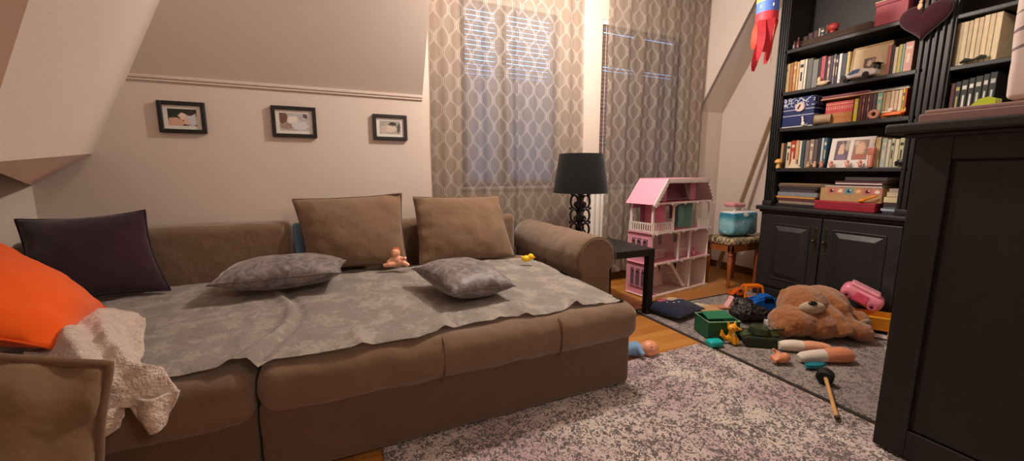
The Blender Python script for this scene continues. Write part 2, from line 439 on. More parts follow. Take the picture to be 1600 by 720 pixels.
blind('grey lilac venetian blind glowing with daylight behind the wider left curtain', W1[0]+.01, W1[1]-.01, slatmat((196, 186, 184), .6), g1)
blind('brown venetian blind with bright gaps beside the white pier, behind the right curtain', W2[0]+.01, W2[1]-.01, slatmat((176, 146, 132), .62), lambda z: 58 if int(z/.036) % 9 == 0 else 79)
# curtains
def curtain(label, x0, x1, y, z0, z1, folds, amp, seed, split=None):
    r = thing('curtain', label, 'curtain', (x0, y, z0), 'sheer patterned curtains')
    b = MB(); uvl = b.bm.loops.layers.uv.new('UVMap'); nx, nz = 260, 40; L = 0; grid = []; us = []; prev = None
    for i in range(nx+1):
        t = i/nx; x = x0+(x1-x0)*t
        w = amp*(math.sin(t*folds*2*PI+seed)+.5*math.sin(t*folds*4.3*PI+seed*2))
        if split: w += -.045*math.exp(-((x-split)/.018)**2)
        p = V((x, y+w, 0))
        if prev is not None: L += (p-prev).length
        prev = p; us.append(L); colv = []
        for j in range(nz+1):
            z = z0+(z1-z0)*j/nz
            k = 1-.35*j/nz
            colv.append(b.bm.verts.new((x+.006*math.sin(z*3+seed+t*9), y+w*k+.006*noise.noise(V((x*4, z*2, seed))), z+.006*math.sin(t*folds*2*PI)*(1-j/nz))))
        grid.append(colv)
    for i in range(nx):
        for j in range(nz):
            f = b.bm.faces.new((grid[i][j], grid[i+1][j], grid[i+1][j+1], grid[i][j+1]))
            for l, (a, c) in zip(f.loops, ((i, j), (i+1, j), (i+1, j+1), (i, j+1))): l[uvl].uv = (us[a], z0+(z1-z0)*c/nz)
    o = b.build('curtain_panel', M_CURT, r, smooth='full'); 
    b = MB()
    b.bx(x0, x1, y-.012, y+.012, z1, z1+.035, .003); b.build('header_tape', mat((150, 138, 126), .9), r)
    return r
curtain('wider left sheer curtain of taupe with white ogee lattice, behind the sofa and lamp', .668, 1.975, 2.94, .06, 2.7, 7.5, .012, 1.3, split=1.345)
curtain('right sheer curtain of taupe with white ogee lattice, behind the pink dollhouse', 2.235, 3.44, 2.955, .10, 2.7, 6.5, .011, 4.1)
b = MB(); b.cyl((.62, 2.955, 2.745), (3.46, 2.955, 2.745), .012); tag(b.build('curtain_rod', mat((180, 175, 170), .35, metal=.8), smooth=True), 'metal curtain rod spanning both windows above the curtains', 'curtain rod')
# radiator partly seen between curtains
r = thing('radiator', 'white ribbed radiator showing between the lamp and the right curtain', 'radiator', (2.14, 3.01, .12))
b = MB()
for k in range(16): b.bx(2.14+.055*k, 2.14+.055*k+.042, 2.995, 3.045, .14, .86, .012, 3)
b.build('fins', M_WHITE, r, smooth=True)
b = MB(); b.bx(2.14, 3.0, 3.005, 3.035, .12, .16, .01); b.bx(2.14, 3.0, 3.005, 3.035, .84, .88, .01); b.build('manifold', M_WHITE, r, smooth=True)
b = MB(); b.cyl((2.12, 3.02, .83), (2.12, 3.0, .93), .016); b.ell((2.12, 2.995, .93), (.022, .022, .03)); b.build('valve', mat((200, 200, 198), .3, metal=.5), r, smooth=True)

# rugs
def rug(name, label, x0, x1, y0, y1, th, m, border, mb, z=0.0, nx=300, ny=240, amp=.004):
    r = thing(name, label, 'rug', (x0, y0, z)); b = MB(); g = []
    for i in range(nx+1):
        row = []
        for j in range(ny+1):
            x = x0+(x1-x0)*i/nx; y = y0+(y1-y0)*j/ny
            h = th+amp*noise.noise(V((x*60, y*60, 1)))+amp*noise.noise(V((x*150, y*150, 5)))
            if i in (0, nx) or j in (0, ny): h = 0.001
            row.append(b.bm.verts.new((x, y, z+h)))
        g.append(row)
    for i in range(nx):
        for j in range(ny): b.bm.faces.new((g[i][j], g[i+1][j], g[i+1][j+1], g[i][j+1]))
    b.build('pile', m, r, smooth='full')
    if border:
        b = MB(); w = border
        b.bx(x0-w, x0, y0-w, y1+w, z, z+th*.8, .002); b.bx(x1, x1+w, y0-w, y1+w, z, z+th*.8, .002)
        b.bx(x0, x1, y1, y1+w, z, z+th*.8, .002); b.bx(x0, x1, y0-w, y0, z, z+th*.8, .002); b.build('binding', mb, r)
    return r
M_RUG1 = rugmat((222, 208, 198), (196, 168, 174), (58, 44, 50), .488, 58)
M_RUG2 = rugmat((158, 148, 140), (146, 130, 130), (52, 46, 48), .475, 50)
rug('shaggy_rug', 'cream and mauve speckled shaggy rug in front of the sofa', .1, 1.985, -.6, 1.615, .014, M_RUG1, 0, None, nx=380, ny=380)
rug('bound_rug', 'grey speckled rug with a dark bound edge, under the scattered toys', 2.03, 3.27, .74, 2.23, .008, M_RUG2, .022, mat((46, 42, 42), .9), nx=240, ny=260, amp=.002)

# picture frames
def picture(label, a, c, blobs, base):
    p0 = on(a[0], a[1], 1, 2.93); p1 = on(c[0], c[1], 1, 2.93); x0, x1, z1, z0 = p0.x, p1.x, (p0.z), (p1.z)
    r = thing('framed_photograph', label, 'picture frame', (x0, 2.948, z0), 'black framed photographs above the sofa')
    w = .022; b = MB(); y0, y1 = 2.925, 2.948
    b.bx(x0, x0+w, y0, y1, z0, z1, .003); b.bx(x1-w, x1, y0, y1, z0, z1, .003); b.bx(x0+w, x1-w, y0, y1, z0, z0+w, .003); b.bx(x0+w, x1-w, y0, y1, z1-w, z1, .003)
    b.build('frame', mat((20, 19, 22), .35, .1), r)
    b = MB(); b.bx(x0+w, x1-w, 2.938, 2.944, z0+w, z1-w); b.build('mat_board', mat((222, 216, 208), .7, .02), r)
    g = .02; b = MB(); b.quad((x0+w+g*1.1, 2.9372, z0+w+g), (x1-w-g*1.1, 2.9372, z0+w+g), (x1-w-g*1.1, 2.9372, z1-w-g), (x0+w+g*1.1, 2.9372, z1-w-g))
    b.build('photograph', picmat('photo_print', base, blobs), r, norm=False)
picture('leftmost black framed photo, a couple on dark green ground, above the sofa', (243, 156), (324, 209), [(.25, .2, .28, .3, (205, 165, 140)), (.52, .55, .16, .2, (225, 200, 185)), (.85, .35, .25, .35, (200, 200, 205)), (.78, .78, .13, .15, (60, 45, 40)), (.62, .25, .1, .2, (215, 180, 160))], (38, 46, 34))
picture('middle black framed photo, pale newborn picture, above the sofa', (422, 164), (496, 215.5), [(.12, .75, .16, .4, (110, 80, 60)), (.45, .6, .2, .25, (225, 215, 208)), (.3, .25, .35, .16, (150, 130, 120)), (.88, .85, .08, .12, (80, 80, 80)), (.7, .3, .3, .25, (205, 205, 208))], (190, 188, 186))
picture('rightmost and smallest black framed photo, pale picture with dark hair, above the sofa', (582, 177.5), (637, 219.5), [(.62, .75, .2, .16, (45, 40, 40)), (.5, .4, .3, .25, (205, 188, 172)), (.9, .45, .08, .35, (70, 80, 66)), (.2, .3, .16, .3, (190, 175, 160))], (176, 170, 160))
# ================================================================== SOFA
SB = (118, 94, 74)
M_SOFA = fabric(SB, .35, .1, .35); M_SOFA_SHADE = fabric((98, 76, 60), .25, .1, .3); M_PIPE = fabric((104, 78, 62), .1, .1, .2)  # base fabric is the sofa brown with the front's shade put into its colour
sofa = thing('corner_sofa', 'large brown fabric corner sofa with rolled armrest, pulled out as a bed', 'sofa', (.5, 2.1, 0))
b = softbox(-.275, 1.262, 1.409, 2.72, .022, .30, .03, nz=.003); b.build('base', M_SOFA_SHADE, sofa, smooth='full')
b = softbox(-1.40, -.285, 1.42, 2.72, .022, .30, .03, nz=.003, seed=3); b.build('base', M_SOFA_SHADE, sofa, smooth='full')
b = softbox(-.27, 1.30, 1.392, 2.72, .245, .422, .06, n=44, puff=(.006, .012, .006), nz=.008, ns=7, seed=1); b.build('seat_cushion', M_SOFA, sofa, smooth='full')
b = softbox(-1.40, -.282, 1.40, 2.72, .225, .42, .055, n=36, puff=(.004, .014, .006), nz=.010, ns=6, seed=9); b.build('seat_cushion', M_SOFA, sofa, smooth='full')
b = MB()
for x in (.335, .85):
    b.tube([(x, 1.395, .245), (x+.002, 1.377, .30), (x+.004, 1.378, .36), (x+.005, 1.392, .405), (x+.006, 1.42, .424)], .0028, 6)
b.build('stitched_seam', M_PIPE, sofa, smooth='full')
b = softbox(-1.42, -.272, 2.70, 2.905, .1, .745, .045, n=26, puff=(0, .012, .004), nz=.006, seed=5); b.build('backrest', M_SOFA, sofa, smooth='full')
for (x_, y_) in ((-1.35, 1.48), (1.2, 1.47), (-1.35, 2.66), (1.2, 2.66), (-.2, 1.75)):
    b = MB(); b.cyl((x_, y_, .019 if (x_ > 1 and y_ < 1.6) else 0), (x_, y_, .026), .02); b.build('foot', M_PIPE, sofa)
b = softbox(-.24, 1.28, 2.81, 2.895, .1, .72, .045, n=26, puff=(0, .01, .0), nz=.006, seed=7); b.build('backrest', M_SOFA, sofa, smooth='full')
b = softbox(-1.44, -1.29, 1.42, 2.68, .05, .52, .06, n=22, puff=(.01, .01, .01), nz=.006, seed=8); b.build('armrest', M_SOFA, sofa, smooth='full')
# rolled right armrest: a scroll section swept back
def rolled_arm(x0, x1, y0, y1, ztop):
    cx = (x0+x1)/2; prof = []; rr = (x1-x0)/2
    for k in range(0, 25):
        a = PI*(-.12)+(PI*1.24)*k/24
        prof.append((cx+rr*math.cos(a), ztop-rr+rr*math.sin(a)))
    prof += [(x0+.03, ztop-rr*1.55), (x0+.03, .2), (x0+.03, .03), (x1-.035, .03), (x1-.035, .2), (x1-.035, ztop-rr*1.55)]
    b = MB(); ny = 40; rings = []
    for j in range(ny+1):
        t = j/ny; y = y0+(y1-y0)*t; e = 0
        if j < 5: e = .03*(1-math.sin(PI/2*j/5))
        rg = []
        for (x, z) in prof:
            dx, dz = cx-x, (ztop-rr)-z; L = math.hypot(dx, dz)
            q = V((x+dx/L*e, y-(0 if j >= 5 else 0), z+(dz/L*e if z > .25 else 0)))
            w = .006*noise.noise(V((x*6, y*7, z*6)))+.003*noise.noise(V((x*16, y*22, z*16))); q += V((-dx/L, 0, -dz/L))*w
            if j < 5: q.y = y0+.03*(1-math.cos(PI/2*j/5))
            q.z += (ztop_back-ztop)*t if z > .3 else 0
            rg.append(b.bm.verts.new(q))
        rings.append(rg)
    n = len(prof)
    for A, B in zip(rings, rings[1:]):
        for k in range(n): b.bm.faces.new((A[k], A[(k+1) % n], B[(k+1) % n], B[k]))
    b.bm.faces.new(rings[0]); b.bm.faces.new(list(reversed(rings[-1]))); return b
ztop_back = .665
rolled_arm(1.285, 1.575, 1.93, 2.86, .665).build('armrest', M_SOFA, sofa, smooth='full')
b = MB(); rr = .138; cx, cz = 1.43, .665-.145
b.tube([(cx+rr*math.cos(a), 1.929, cz+rr*math.sin(a)) for a in [PI*(-.1)+PI*1.2*k/24 for k in range(25)]], .004, 6)
b.build('piping', M_PIPE, sofa, smooth='full')
# brown cushions with piping
M_CUSH = fabric((124, 98, 76), .35, .09, .35)
cushion('back_cushion', 'large brown back cushion with dark piping, left one of the two on the sofa back', 'cushion',
        [(-.245, 2.72, .885), (.40, 2.72, .905), (.395, 2.56, .455), (-.18, 2.60, .465)], .20, M_CUSH, M_PIPE, .005, pinch=.05, seed=2, wr=.010)
cushion('back_cushion', 'brown back cushion with creased lower edge, nearest the right armrest', 'cushion',
        [(.475, 2.71, .880), (1.10, 2.71, .875), (1.15, 2.52, .445), (.475, 2.55, .45)], .20, M_CUSH, M_PIPE, .004, pinch=.04, seed=11, wr=.013)
cushion('armrest_cushion', 'brown cushion with thick piping filling the bottom left corner, before the sofa', 'cushion',
        [(-1.05, 1.12, .87), (-.50, 1.15, .612), (-.535, 1.03, .012), (-1.10, 1.02, .012)], .22, fabric((118, 92, 66), .45, .12, .3), fabric((104, 78, 58), .2, .1, .3), .010, pinch=.055, seed=21, wr=.026)
cushion('throw_pillow', 'dark aubergine square pillow leaning on the sofa back in the left corner', 'pillow',
        [(-1.345, 2.55, .835), (-.90, 2.60, .855), (-.80, 2.48, .452), (-1.26, 2.34, .462)], .17, fabric((50, 28, 40), .2, .15, .35), fabric((40, 24, 34), .1), .005, pinch=.10, seed=31, wr=.006)
cushion('throw_pillow', 'big bright orange pillow at the left edge of the photo', 'pillow',
        [(-1.20, 2.02, .86), (-.885, 2.08, .505), (-.79, 1.56, .53), (-1.10, 1.46, .70)], .20, fabric((236, 92, 18), .2, .06, .2), fabric((216, 80, 16), .1), .004, pinch=.05, seed=41, wr=.008)
def velvetmat(c1, c2):
    s = NT('crushed_velvet'); v = s.coord('Object', (1, 1, 1))
    w = s.n('ShaderNodeTexNoise'); w.inputs['Scale'].default_value = 22; w.inputs['Detail'].default_value = 5; w.inputs['Distortion'].default_value = 1.2; s.l(v, w.inputs[0])
    s.l(s.ramp(w.outputs[0], [(.38, lin(c1)), (.62, lin(c2))]), s.b.inputs['Base Color']); s.b.inputs['Roughness'].default_value = .52
    s.b.inputs['Sheen Weight'].default_value = .5; s.b.inputs['Sheen Roughness'].default_value = .3; s.bump(w.outputs[0], .35, .012); return s.m
M_VEL = velvetmat((96, 88, 88), (136, 128, 128)); M_VELD = fabric((82, 76, 76), .1)
def velvet(label, C, seed, T=.14, zc=0):
    cushion('velvet_pillow', label, 'pillow', C, T, M_VEL, M_VELD, .003, pinch=.06, seed=seed, wr=.008, thick_pow=.45)
velvet('long silver grey velvet pillow lying on the blanket before the left backrest', [(-.52, 2.48, .545), (.03, 2.42, .545), (.0, 2.11, .545), (-.56, 2.13, .54)], 51, .165)
velvet('charcoal grey velvet pillow lying aslant in the middle of the blanket', [(.345, 2.09, .54), (.745, 2.04, .535), (.745, 1.63, .52), (.43, 1.61, .525)], 57, .16)
# pale blue folded blanket between backrest end and cushion
b = softbox(-.262, -.20, 2.755, 2.80, .45, .735, .03, nz=.004, n=10); o = b.build('folded_blanket', fabric((112, 150, 178), .3, .08), smooth='full')
tag(o, 'pale blue folded blanket wedged between the left backrest and the brown cushion', 'blanket')

# ------------------------------------------------------------------ bed cover
def covermat():
    s = NT('mottled_quilt_fabric'); v = s.coord()
    w = s.n('ShaderNodeTexNoise'); w.inputs['Scale'].default_value = 9; w.inputs['Detail'].default_value = 10; w.inputs['Roughness'].default_value = .76; w.inputs['Distortion'].default_value = .35
    mp = s.n('ShaderNodeMapping'); mp.inputs['Scale'].default_value = (1, .8, 1); s.l(v, mp.inputs[0]); s.l(mp.outputs[0], w.inputs[0])
    c = s.ramp(w.outputs[0], [(.40, lin((192, 183, 174))), (.50, lin((200, 191, 182))), (.56, lin((232, 222, 210))), (.66, lin((220, 210, 199)))])
    s.l(c, s.b.inputs['Base Color']); s.b.inputs['Roughness'].default_value = .6; s.b.inputs['Sheen Weight'].default_value = .3
    h = s.math('ADD', w.outputs[0], s.math('MULTIPLY', s.noise(v, 60, 3), .25)); s.bump(h, .6, .035); return s.m
M_COV = covermat()
front = [(-1.18, 1.66), (-.86, 1.55), (-.62, 1.47), (-.36, 1.43), (-.30, 1.445), (-.262, 1.412), (-.22, 1.43), (.0, 1.425), (.12, 1.425), (.24, 1.418), (.35, 1.45), (.50, 1.462), (.66, 1.475), (.73, 1.455), (.80, 1.452), (.90, 1.46), (.96, 1.485), (1.05, 1.47), (1.238, 1.452)]
def interp(tab, x):
    if x <= tab[0][0]: return tab[0][1]
    for (a, ya), (c, yc) in zip(tab, tab[1:]):
        if x <= c: return ya+(yc-ya)*(x-a)/(c-a)
    return tab[-1][1]
b = MB(); nx, ny = 230, 120; g = []
for i in range(nx+1):
    t = i/nx; row = []
    for j in range(ny+1):
        s_ = j/ny; xr = 1.245+.03*s_; x = -1.18+(xr+1.18)*t; y0 = interp(front, x); yb = 2.655 if x < -.32 else (2.655-.115*min(1, (x+.32)/.08)); y = y0+(yb-y0)*s_
        if s_ > .7 and x > 1.0: x += .0
        z = .4325+.012*(math.sin(PI*min(1, max(0, t)))**.4)
        z += .010*noise.noise(V((x*3.1, y*3.3, 2)))+.006*noise.noise(V((x*9, y*11, 4)))+.0022*noise.noise(V((x*26, y*30, 9)))
        z += .016*math.exp(-((x+.26+.05*math.sin(y*6))/.020)**2)-.012*math.exp(-((x+.222+.05*math.sin(y*6))/.018)**2)
        for (cx, k, sl) in ((.98, .030, .25), (.72, .018, -.2), (.36, .016, .3), (.05, .012, -.1), (-.33, .022, .5), (.60, .010, .1), (1.12, .01, -.3)):
            z += k*math.exp(-((x-cx-sl*(y-1.45))/.022)**2)*math.exp(-max(0, y-1.45)*6.5)
        z += 0
        edge = min(1, s_/.02, t/.012, (1-t)/.012, (1-s_)/.02); z += -.006*(1-edge)
        z = max(z, .430+.03*math.exp(-abs(1-s_)*1000)*0)
        row.append(b.bm.verts.new((x, y, z)))
    g.append(row)
for i in range(nx):
    for j in range(ny): b.bm.faces.new((g[i][j], g[i+1][j], g[i+1][j+1], g[i][j+1]))
q = bmesh.ops.solidify(b.bm, geom=b.bm.faces[:], thickness=.009)
o = b.build('bed_cover', M_COV, smooth='full'); tag(o, 'light grey mottled bed cover spread over the pulled out sofa seat', 'bed cover')

# ------------------------------------------------------------------ cream fleece throw with a hanging corner
def fleecemat():
    s = NT('cream_fleece'); v = s.coord(); w = s.noise(v, 28, 4, .6); vo = s.n('ShaderNodeTexVoronoi'); vo.inputs['Scale'].default_value = 42; s.l(v, vo.inputs['Vector'])
    s.l(s.ramp(w, [(.3, lin((196, 172, 152))), (.65, lin((232, 212, 196)))]), s.b.inputs['Base Color'])
    s.b.inputs['Roughness'].default_value = .95; s.b.inputs['Sheen Weight'].default_value = .6
    s.bump(s.math('ADD', s.math('MULTIPLY', vo.outputs['Distance'], -.8), s.noise(v, 150, 3)), .7, .016); return s.m
M_FLE = fleecemat()
r = thing('fleece_throw', 'cream fluffy fleece throw bunched by the orange pillow, one corner hanging down', 'throw blanket', (-.7, 1.5, .43))
def sheet(P, nu, nv, fn, solid=.014):
    """P: rows of control points, Catmull-Rom in both directions"""
    def cr(a, b_, c, d, t): return .5*((2*b_)+(c-a)*t+(2*a-5*b_+4*c-d)*t*t+(3*b_-a-3*c+d)*t**3)
    def curve(pts, t):
        n = len(pts)-1; x = min(t*n, n-1e-6); i = int(x); f = x-i
        a = pts[i-1] if i > 0 else 2*pts[0]-pts[1]; d = pts[i+2] if i+2 <= n else 2*pts[n]-pts[n-1]
        return cr(a, pts[i], pts[i+1], d, f)
    P = [[V(p) for p in row] for row in P]; b = MB(); g = []
    for i in range(nu+1):
        col = []
        rowp = [curve(rw, i/nu) for rw in P]
        for j in range(nv+1):
            p = curve(rowp, j/nv); col.append(b.bm.verts.new(p+fn(i/nu, j/nv, p)))
        g.append(col)
    for i in range(nu):
        for j in range(nv): b.bm.faces.new((g[i][j], g[i+1][j], g[i+1][j+1], g[i][j+1]))
    bmesh.ops.recalc_face_normals(b.bm, faces=b.bm.faces[:]); bmesh.ops.solidify(b.bm, geom=b.bm.faces[:], thickness=solid); return b
def fn(u, v, p):
    w = .5+.5*math.sin(u*15-v*9+noise.noise(p*5)*2)
    return V((.010*noise.noise(p*9), .010*noise.noise(p*8+V((4, 0, 0))), .034*w*(1-abs(2*v-1)**2)*(1 if v < .68 else .3)+.012*noise.noise(p*14)))
P = [[(-1.02, 2.10, .485), (-.95, 2.12, .49), (-.86, 2.10, .485), (-.77, 2.03, .475)],
     [(-1.00, 1.92, .49), (-.90, 1.94, .52), (-.79, 1.90, .51), (-.68, 1.84, .475)],
     [(-.92, 1.70, .49), (-.83, 1.72, .54), (-.73, 1.68, .53), (-.62, 1.64, .475)],
     [(-.84, 1.50, .49), (-.75, 1.50, .53), (-.65, 1.48, .52), (-.56, 1.47, .475)],
     [(-.78, 1.38, .47), (-.69, 1.375, .49), (-.60, 1.37, .49), (-.49, 1.375, .48)],
     [(-.75, 1.35, .43), (-.665, 1.345, .445), (-.57, 1.34, .45), (-.462, 1.345, .45)],
     [(-.73, 1.34, .385), (-.64, 1.335, .41), (-.55, 1.33, .418), (-.448, 1.335, .425)]]
sheet(P, 60, 90, fn).build('fleece_sheet', M_FLE, r, smooth='full')
def fn2(u, v, p): return V((.006*noise.noise(p*14), .012*math.sin(u*9)+.006*noise.noise(p*12), .004*noise.noise(p*22)))
P = [[(-.560, 1.335, .43), (-.52, 1.33, .43), (-.48, 1.33, .43), (-.445, 1.34, .43)],
     [(-.545, 1.34, .38), (-.52, 1.33, .375), (-.49, 1.325, .375), (-.46, 1.34, .385)],
     [(-.525, 1.345, .345), (-.515, 1.34, .335), (-.50, 1.338, .332), (-.485, 1.345, .345)]]
sheet(P, 30, 24, fn2, .009).build('hanging_corner', M_FLE, r, smooth='full')
P = [[(-.66, 1.335, .42), (-.63, 1.325, .42), (-.595, 1.325, .42), (-.565, 1.335, .42)],
     [(-.655, 1.34, .385), (-.63, 1.33, .38), (-.60, 1.325, .38), (-.572, 1.34, .385)],
     [(-.64, 1.35, .36), (-.62, 1.34, .352), (-.60, 1.335, .354), (-.585, 1.345, .36)]]
sheet(P, 24, 20, fn2, .012).build('hanging_fold', M_FLE, r, smooth='full')

# ================================================================== SIDE TABLE AND LAMP
M_LACK = mat((24, 22, 22), .42, .1, 8, name='black_lacquer')
TX0, TX1, TY0, TY1, TH = 1.60, 2.085, 2.13, 2.66, .50
r = thing('side_table', 'black square side table with block legs behind the right armrest', 'table', (TX0, TY0, 0))
b = MB(); b.bx(TX0, TX1, TY0, TY1, TH-.05, TH, .002); b.build('table_top', M_LACK, r)
for x in (TX0, TX1-.05):
    for y in (TY0, TY1-.05):
        b = MB(); b.bx(x, x+.05, y, y+.05, 0 if x < 2 or True else 0, TH-.05, .002); b.build('leg', M_LACK, r)
LC = V((1.70, 2.53, TH+.0006))
r = thing('table_lamp', 'black table lamp with scrollwork base and tapered shade, before the window', 'lamp', LC)
M_LB = mat((14, 13, 14), .35, .1, name='black_resin')
b = MB(); b.bx(LC.x-.08, LC.x+.08, LC.y-.08, LC.y+.08, TH+.001, TH+.022, .004); b.bx(LC.x-.06, LC.x+.06, LC.y-.06, LC.y+.06, TH+.022, TH+.045, .006); b.build('foot', M_LB, r)
b = MB(); b.lathe([(.02, .045), (.03, .06), (.018, .08), (.034, .11), (.036, .13), (.017, .155), (.03, .175), (.036, .20), (.028, .225), (.016, .25), (.034, .28), (.038, .30), (.026, .33), (.014, .36), (.012, .40), (.008, .405)], LC, 20)
b.build('baluster', M_LB, r, smooth=True)
for k in range(2):
    ang = -YAW+k*PI/2; ax = V((math.cos(ang), math.sin(ang), 0))
    for sgn in (-1, 1):
        b = MB()
        for t in range(3):
            z0 = TH+.055+.108*t
            pts = [LC+ax*(sgn*(.045+.028*math.cos(a)))+V((0, 0, z0-TH+.054+.048*math.sin(a))) for a in [2*PI*q/20 for q in range(20)]]
            b.tube(pts, .0085, 8, close=True)
            pts = [LC+ax*(sgn*(.030+.014*math.cos(a)))+V((0, 0, z0-TH+.030+.018*math.sin(a))) for a in [2*PI*q/12 for q in range(12)]]
            b.tube(pts, .006, 6, close=True)
            b.ell(LC+ax*(sgn*.074)+V((0, 0, z0-TH+.002)), (.012, .012, .012), seg=10, ring=8)
        b.ell(LC+ax*(sgn*.06)+V((0, 0, .055+.108*3)), (.016, .016, .014), seg=10, ring=8)
        b.build('scroll', M_LB, r, smooth=True)
b = MB(); seg = 48; rb, rt, z0, z1 = .208, .165, .392, .682
for (ra, rb_) in ((rb, rt),):
    for k in range(seg):
        a0, a1 = 2*PI*k/seg, 2*PI*(k+1)/seg
        P_ = lambda a, rr, z: LC+V((rr*math.cos(a), rr*math.sin(a), z))
        b.bm.faces.new([b.bm.verts.new(P_(a, q, z)) for a, q, z in ((a0, rb, z0), (a1, rb, z0), (a1, rt, z1), (a0, rt, z1))])
bmesh.ops.remove_doubles(b.bm, verts=b.bm.verts[:], dist=1e-5); bmesh.ops.solidify(b.bm, geom=b.bm.faces[:], thickness=.003)
b.build('lamp_shade', fabric((18, 20, 22), .05, .1, .1), r, smooth=True)
b = MB()
for a in (0, 2*PI/3, 4*PI/3): b.cyl(LC+V((0, 0, .66)), LC+V((.163*math.cos(a), .163*math.sin(a), .66)), .002, seg=6)
b.cyl(LC+V((0, 0, .40)), LC+V((0, 0, .66)), .004, seg=8); b.cyl(LC+V((0, 0, .40)), LC+V((0, 0, .47)), .016, seg=14); b.build('shade_carrier', mat((190, 185, 175), .3, metal=.9), r)
b = MB(); b.ell(LC+V((0, 0, .52)), (.028, .028, .042)); b.build('bulb', mat((235, 232, 225), .3), r, smooth=True)
b = MB(); b.tube([LC+V((.07, .05, .01)), LC+V((.12, .08, .005)), LC+V((.17, .12, .006)), LC+V((.20, .139, .006)), LC+V((.21, .150, -.05)), LC+V((.22, .18, -.25)), LC+V((.26, .22, -.49))], .003, 6); b.build('cable', M_LB, r, smooth=True)

# ================================================================== DOLLHOUSE
A = V((2.326, 2.421, 0)); ang = math.radians(8); DX = V((math.cos(ang), math.sin(ang), 0)); DY = V((-math.sin(ang), math.cos(ang), 0)); DZ = V((0, 0, 1))
W, D = .80, .24; F1, F2, F3, FT = .285, .545, .80, .99
dh = thing('dollhouse', 'tall pink and white open-front wooden dollhouse beside the side table', 'dollhouse', A)
M_PINK = mat((238, 164, 186), .5, .04, name='pink_board'); M_PINKD = mat((220, 120, 156), .5, .04); M_DW = mat((244, 234, 226), .5, .03, name='white_board')
M_LPK = mat((244, 216, 212), .55, .04); M_TEAL = mat((140, 205, 190), .5, .05); M_MAUV = mat((170, 122, 138), .6, .06)
def dp(x, y, z): return A+DX*x+DY*y+DZ*z
def dbox(b, x0, x1, y0, y1, z0, z1):
    P_ = [dp(x0, y0, z0), dp(x1, y0, z0), dp(x1, y1, z0), dp(x0, y1, z0)]; b.prism(P_, DZ*(z1-z0))
def dpoly(b, pts, plane, off, th):      # polygon in the front (xz) or side (yz) plane
    if plane == 'xz': b.prism([dp(p[0], off, p[1]) for p in pts], DY*th)
    else: b.prism([dp(off, p[0], p[1]) for p in pts], DX*th)
T = .006
for z, c in ((0.008, M_LPK), (F1, M_PINK), (F2, M_PINK), (F3-.01, M_PINKD)):
    b = MB(); dbox(b, -.012, W+.012, -.012, D, z, z+T); b.build('floor_board', c, dh)
    b = MB(); dbox(b, -.014, W+.014, -.016, -.012, z-.004, z+.011)
    for k in range(5): b.ell(dp(.05+k*(W-.1)/4, -.014, z-.008), (.012, .004, .010), seg=10, ring=6)
    b.build('edge_trim', M_DW, dh)
def pointed(y0, y1, z0, z1, n=8):
    w = (y1-y0)/2; c = (y0+y1)/2; zs = z1-w
    return [(y0, z0), (y1, z0), (y1, zs)]+[(c+w*math.cos(PI*k/(2*n)*2), zs+w*math.sin(PI*k/(2*n)*2)) for k in range(1, n)]+[(y0, zs)]
for (z0, z1) in ((.014, F1), (F1+T, F2)):      # left wall with arched windows
    b = MB(); h = z1-z0; b_ = dbox
    dbox(b, 0, T, 0, .035, z0, z1); dbox(b, 0, T, D-.04, D, z0, z1); dbox(b, 0, T, .035, D-.04, z0, z0+.07); dbox(b, 0, T, .035, D-.04, z1-.05, z1)
    dbox(b, 0, T, .085, .10, z0+.07, z1-.05); dbox(b, 0, T, .145, .16, z0+.07, z1-.05)
    b.build('side_wall', M_PINK, dh)
    b = MB(); dbox(b, .002, .004, .035, D-.04, z0+.07, z1-.05); b.build('window_panel', mat((112, 84, 96), .6), dh)
    b = MB()
    for (a, c) in ((.04, .083), (.102, .143), (.162, .196)):
        pts = pointed(a, c, z0+.075, z1-.06); P3d = [dp(-.003, p[0], p[1]) for p in pts]; b.tube(P3d, .0032, 5, close=True)
    dbox(b, -.006, 0, .03, D-.035, z0+.06, z0+.068); b.build('window_frame', M_MAUV, dh)
# right wall, posts, back wall
b = MB(); dbox(b, W-T, W, 0, D, .014, F2); b.build('side_wall', M_DW, dh)
b = MB()
for (z0, z1) in ((.014, F1), (F1+T, F2)):
    for (x0, x1) in ((0, .10), (.16, .40), (.46, .62), (.70, W)): dbox(b, x0, x1, D, D+T, z0, z1)
    for (x0, x1) in ((.10, .16), (.40, .46), (.62, .70)): dbox(b, x0, x1, D, D+T, z0, z0+.09); dbox(b, x0, x1, D, D+T, z1-.05, z1)
b.build('back_wall', M_LPK, dh)
b = MB()
for (x0, x1) in ((.14, .24), (.34, .42), (.54, .62)): dbox(b, x0, x1, D, D+T, F2+T, F3-.01)
for (x0, x1) in ((0, .14), (.24, .34), (.42, .54), (.62, W)): dbox(b, x0, x1, D, D+T, F3-.06, F3-.01)
b.build('back_wall', M_MAUV, dh)
b = MB(); dbox(b, .60, .60+T, .05, D, F2+T, F3-.01); dbox(b, .52, .60, .13, .13+T, F2+T, F3-.05); b.build('partition', M_TEAL, dh)
b = MB(); dbox(b, .20, .20+T, .03, D, F2+T, F3-.01); dbox(b, .14, .20, .12, .12+T, F2+T, F3-.01); dbox(b, .30, .30+T, .12, D, F2+T, F3-.01); b.build('partition', M_PINK, dh)
for (x, z0, z1) in ((.005, F2, F3-.01), (.36, F1, F2), (.52, F1, F2), (.005+.0, F1-F1+.014, F1), (.27, F2, F3-.01), (W-.02, F2, F3-.01), (.005, F1, F2), (.545, .014, F1)):
    b = MB(); dbox(b, x, x+.015, 0, .015, z0+T, z1); b.build('post', M_DW, dh)
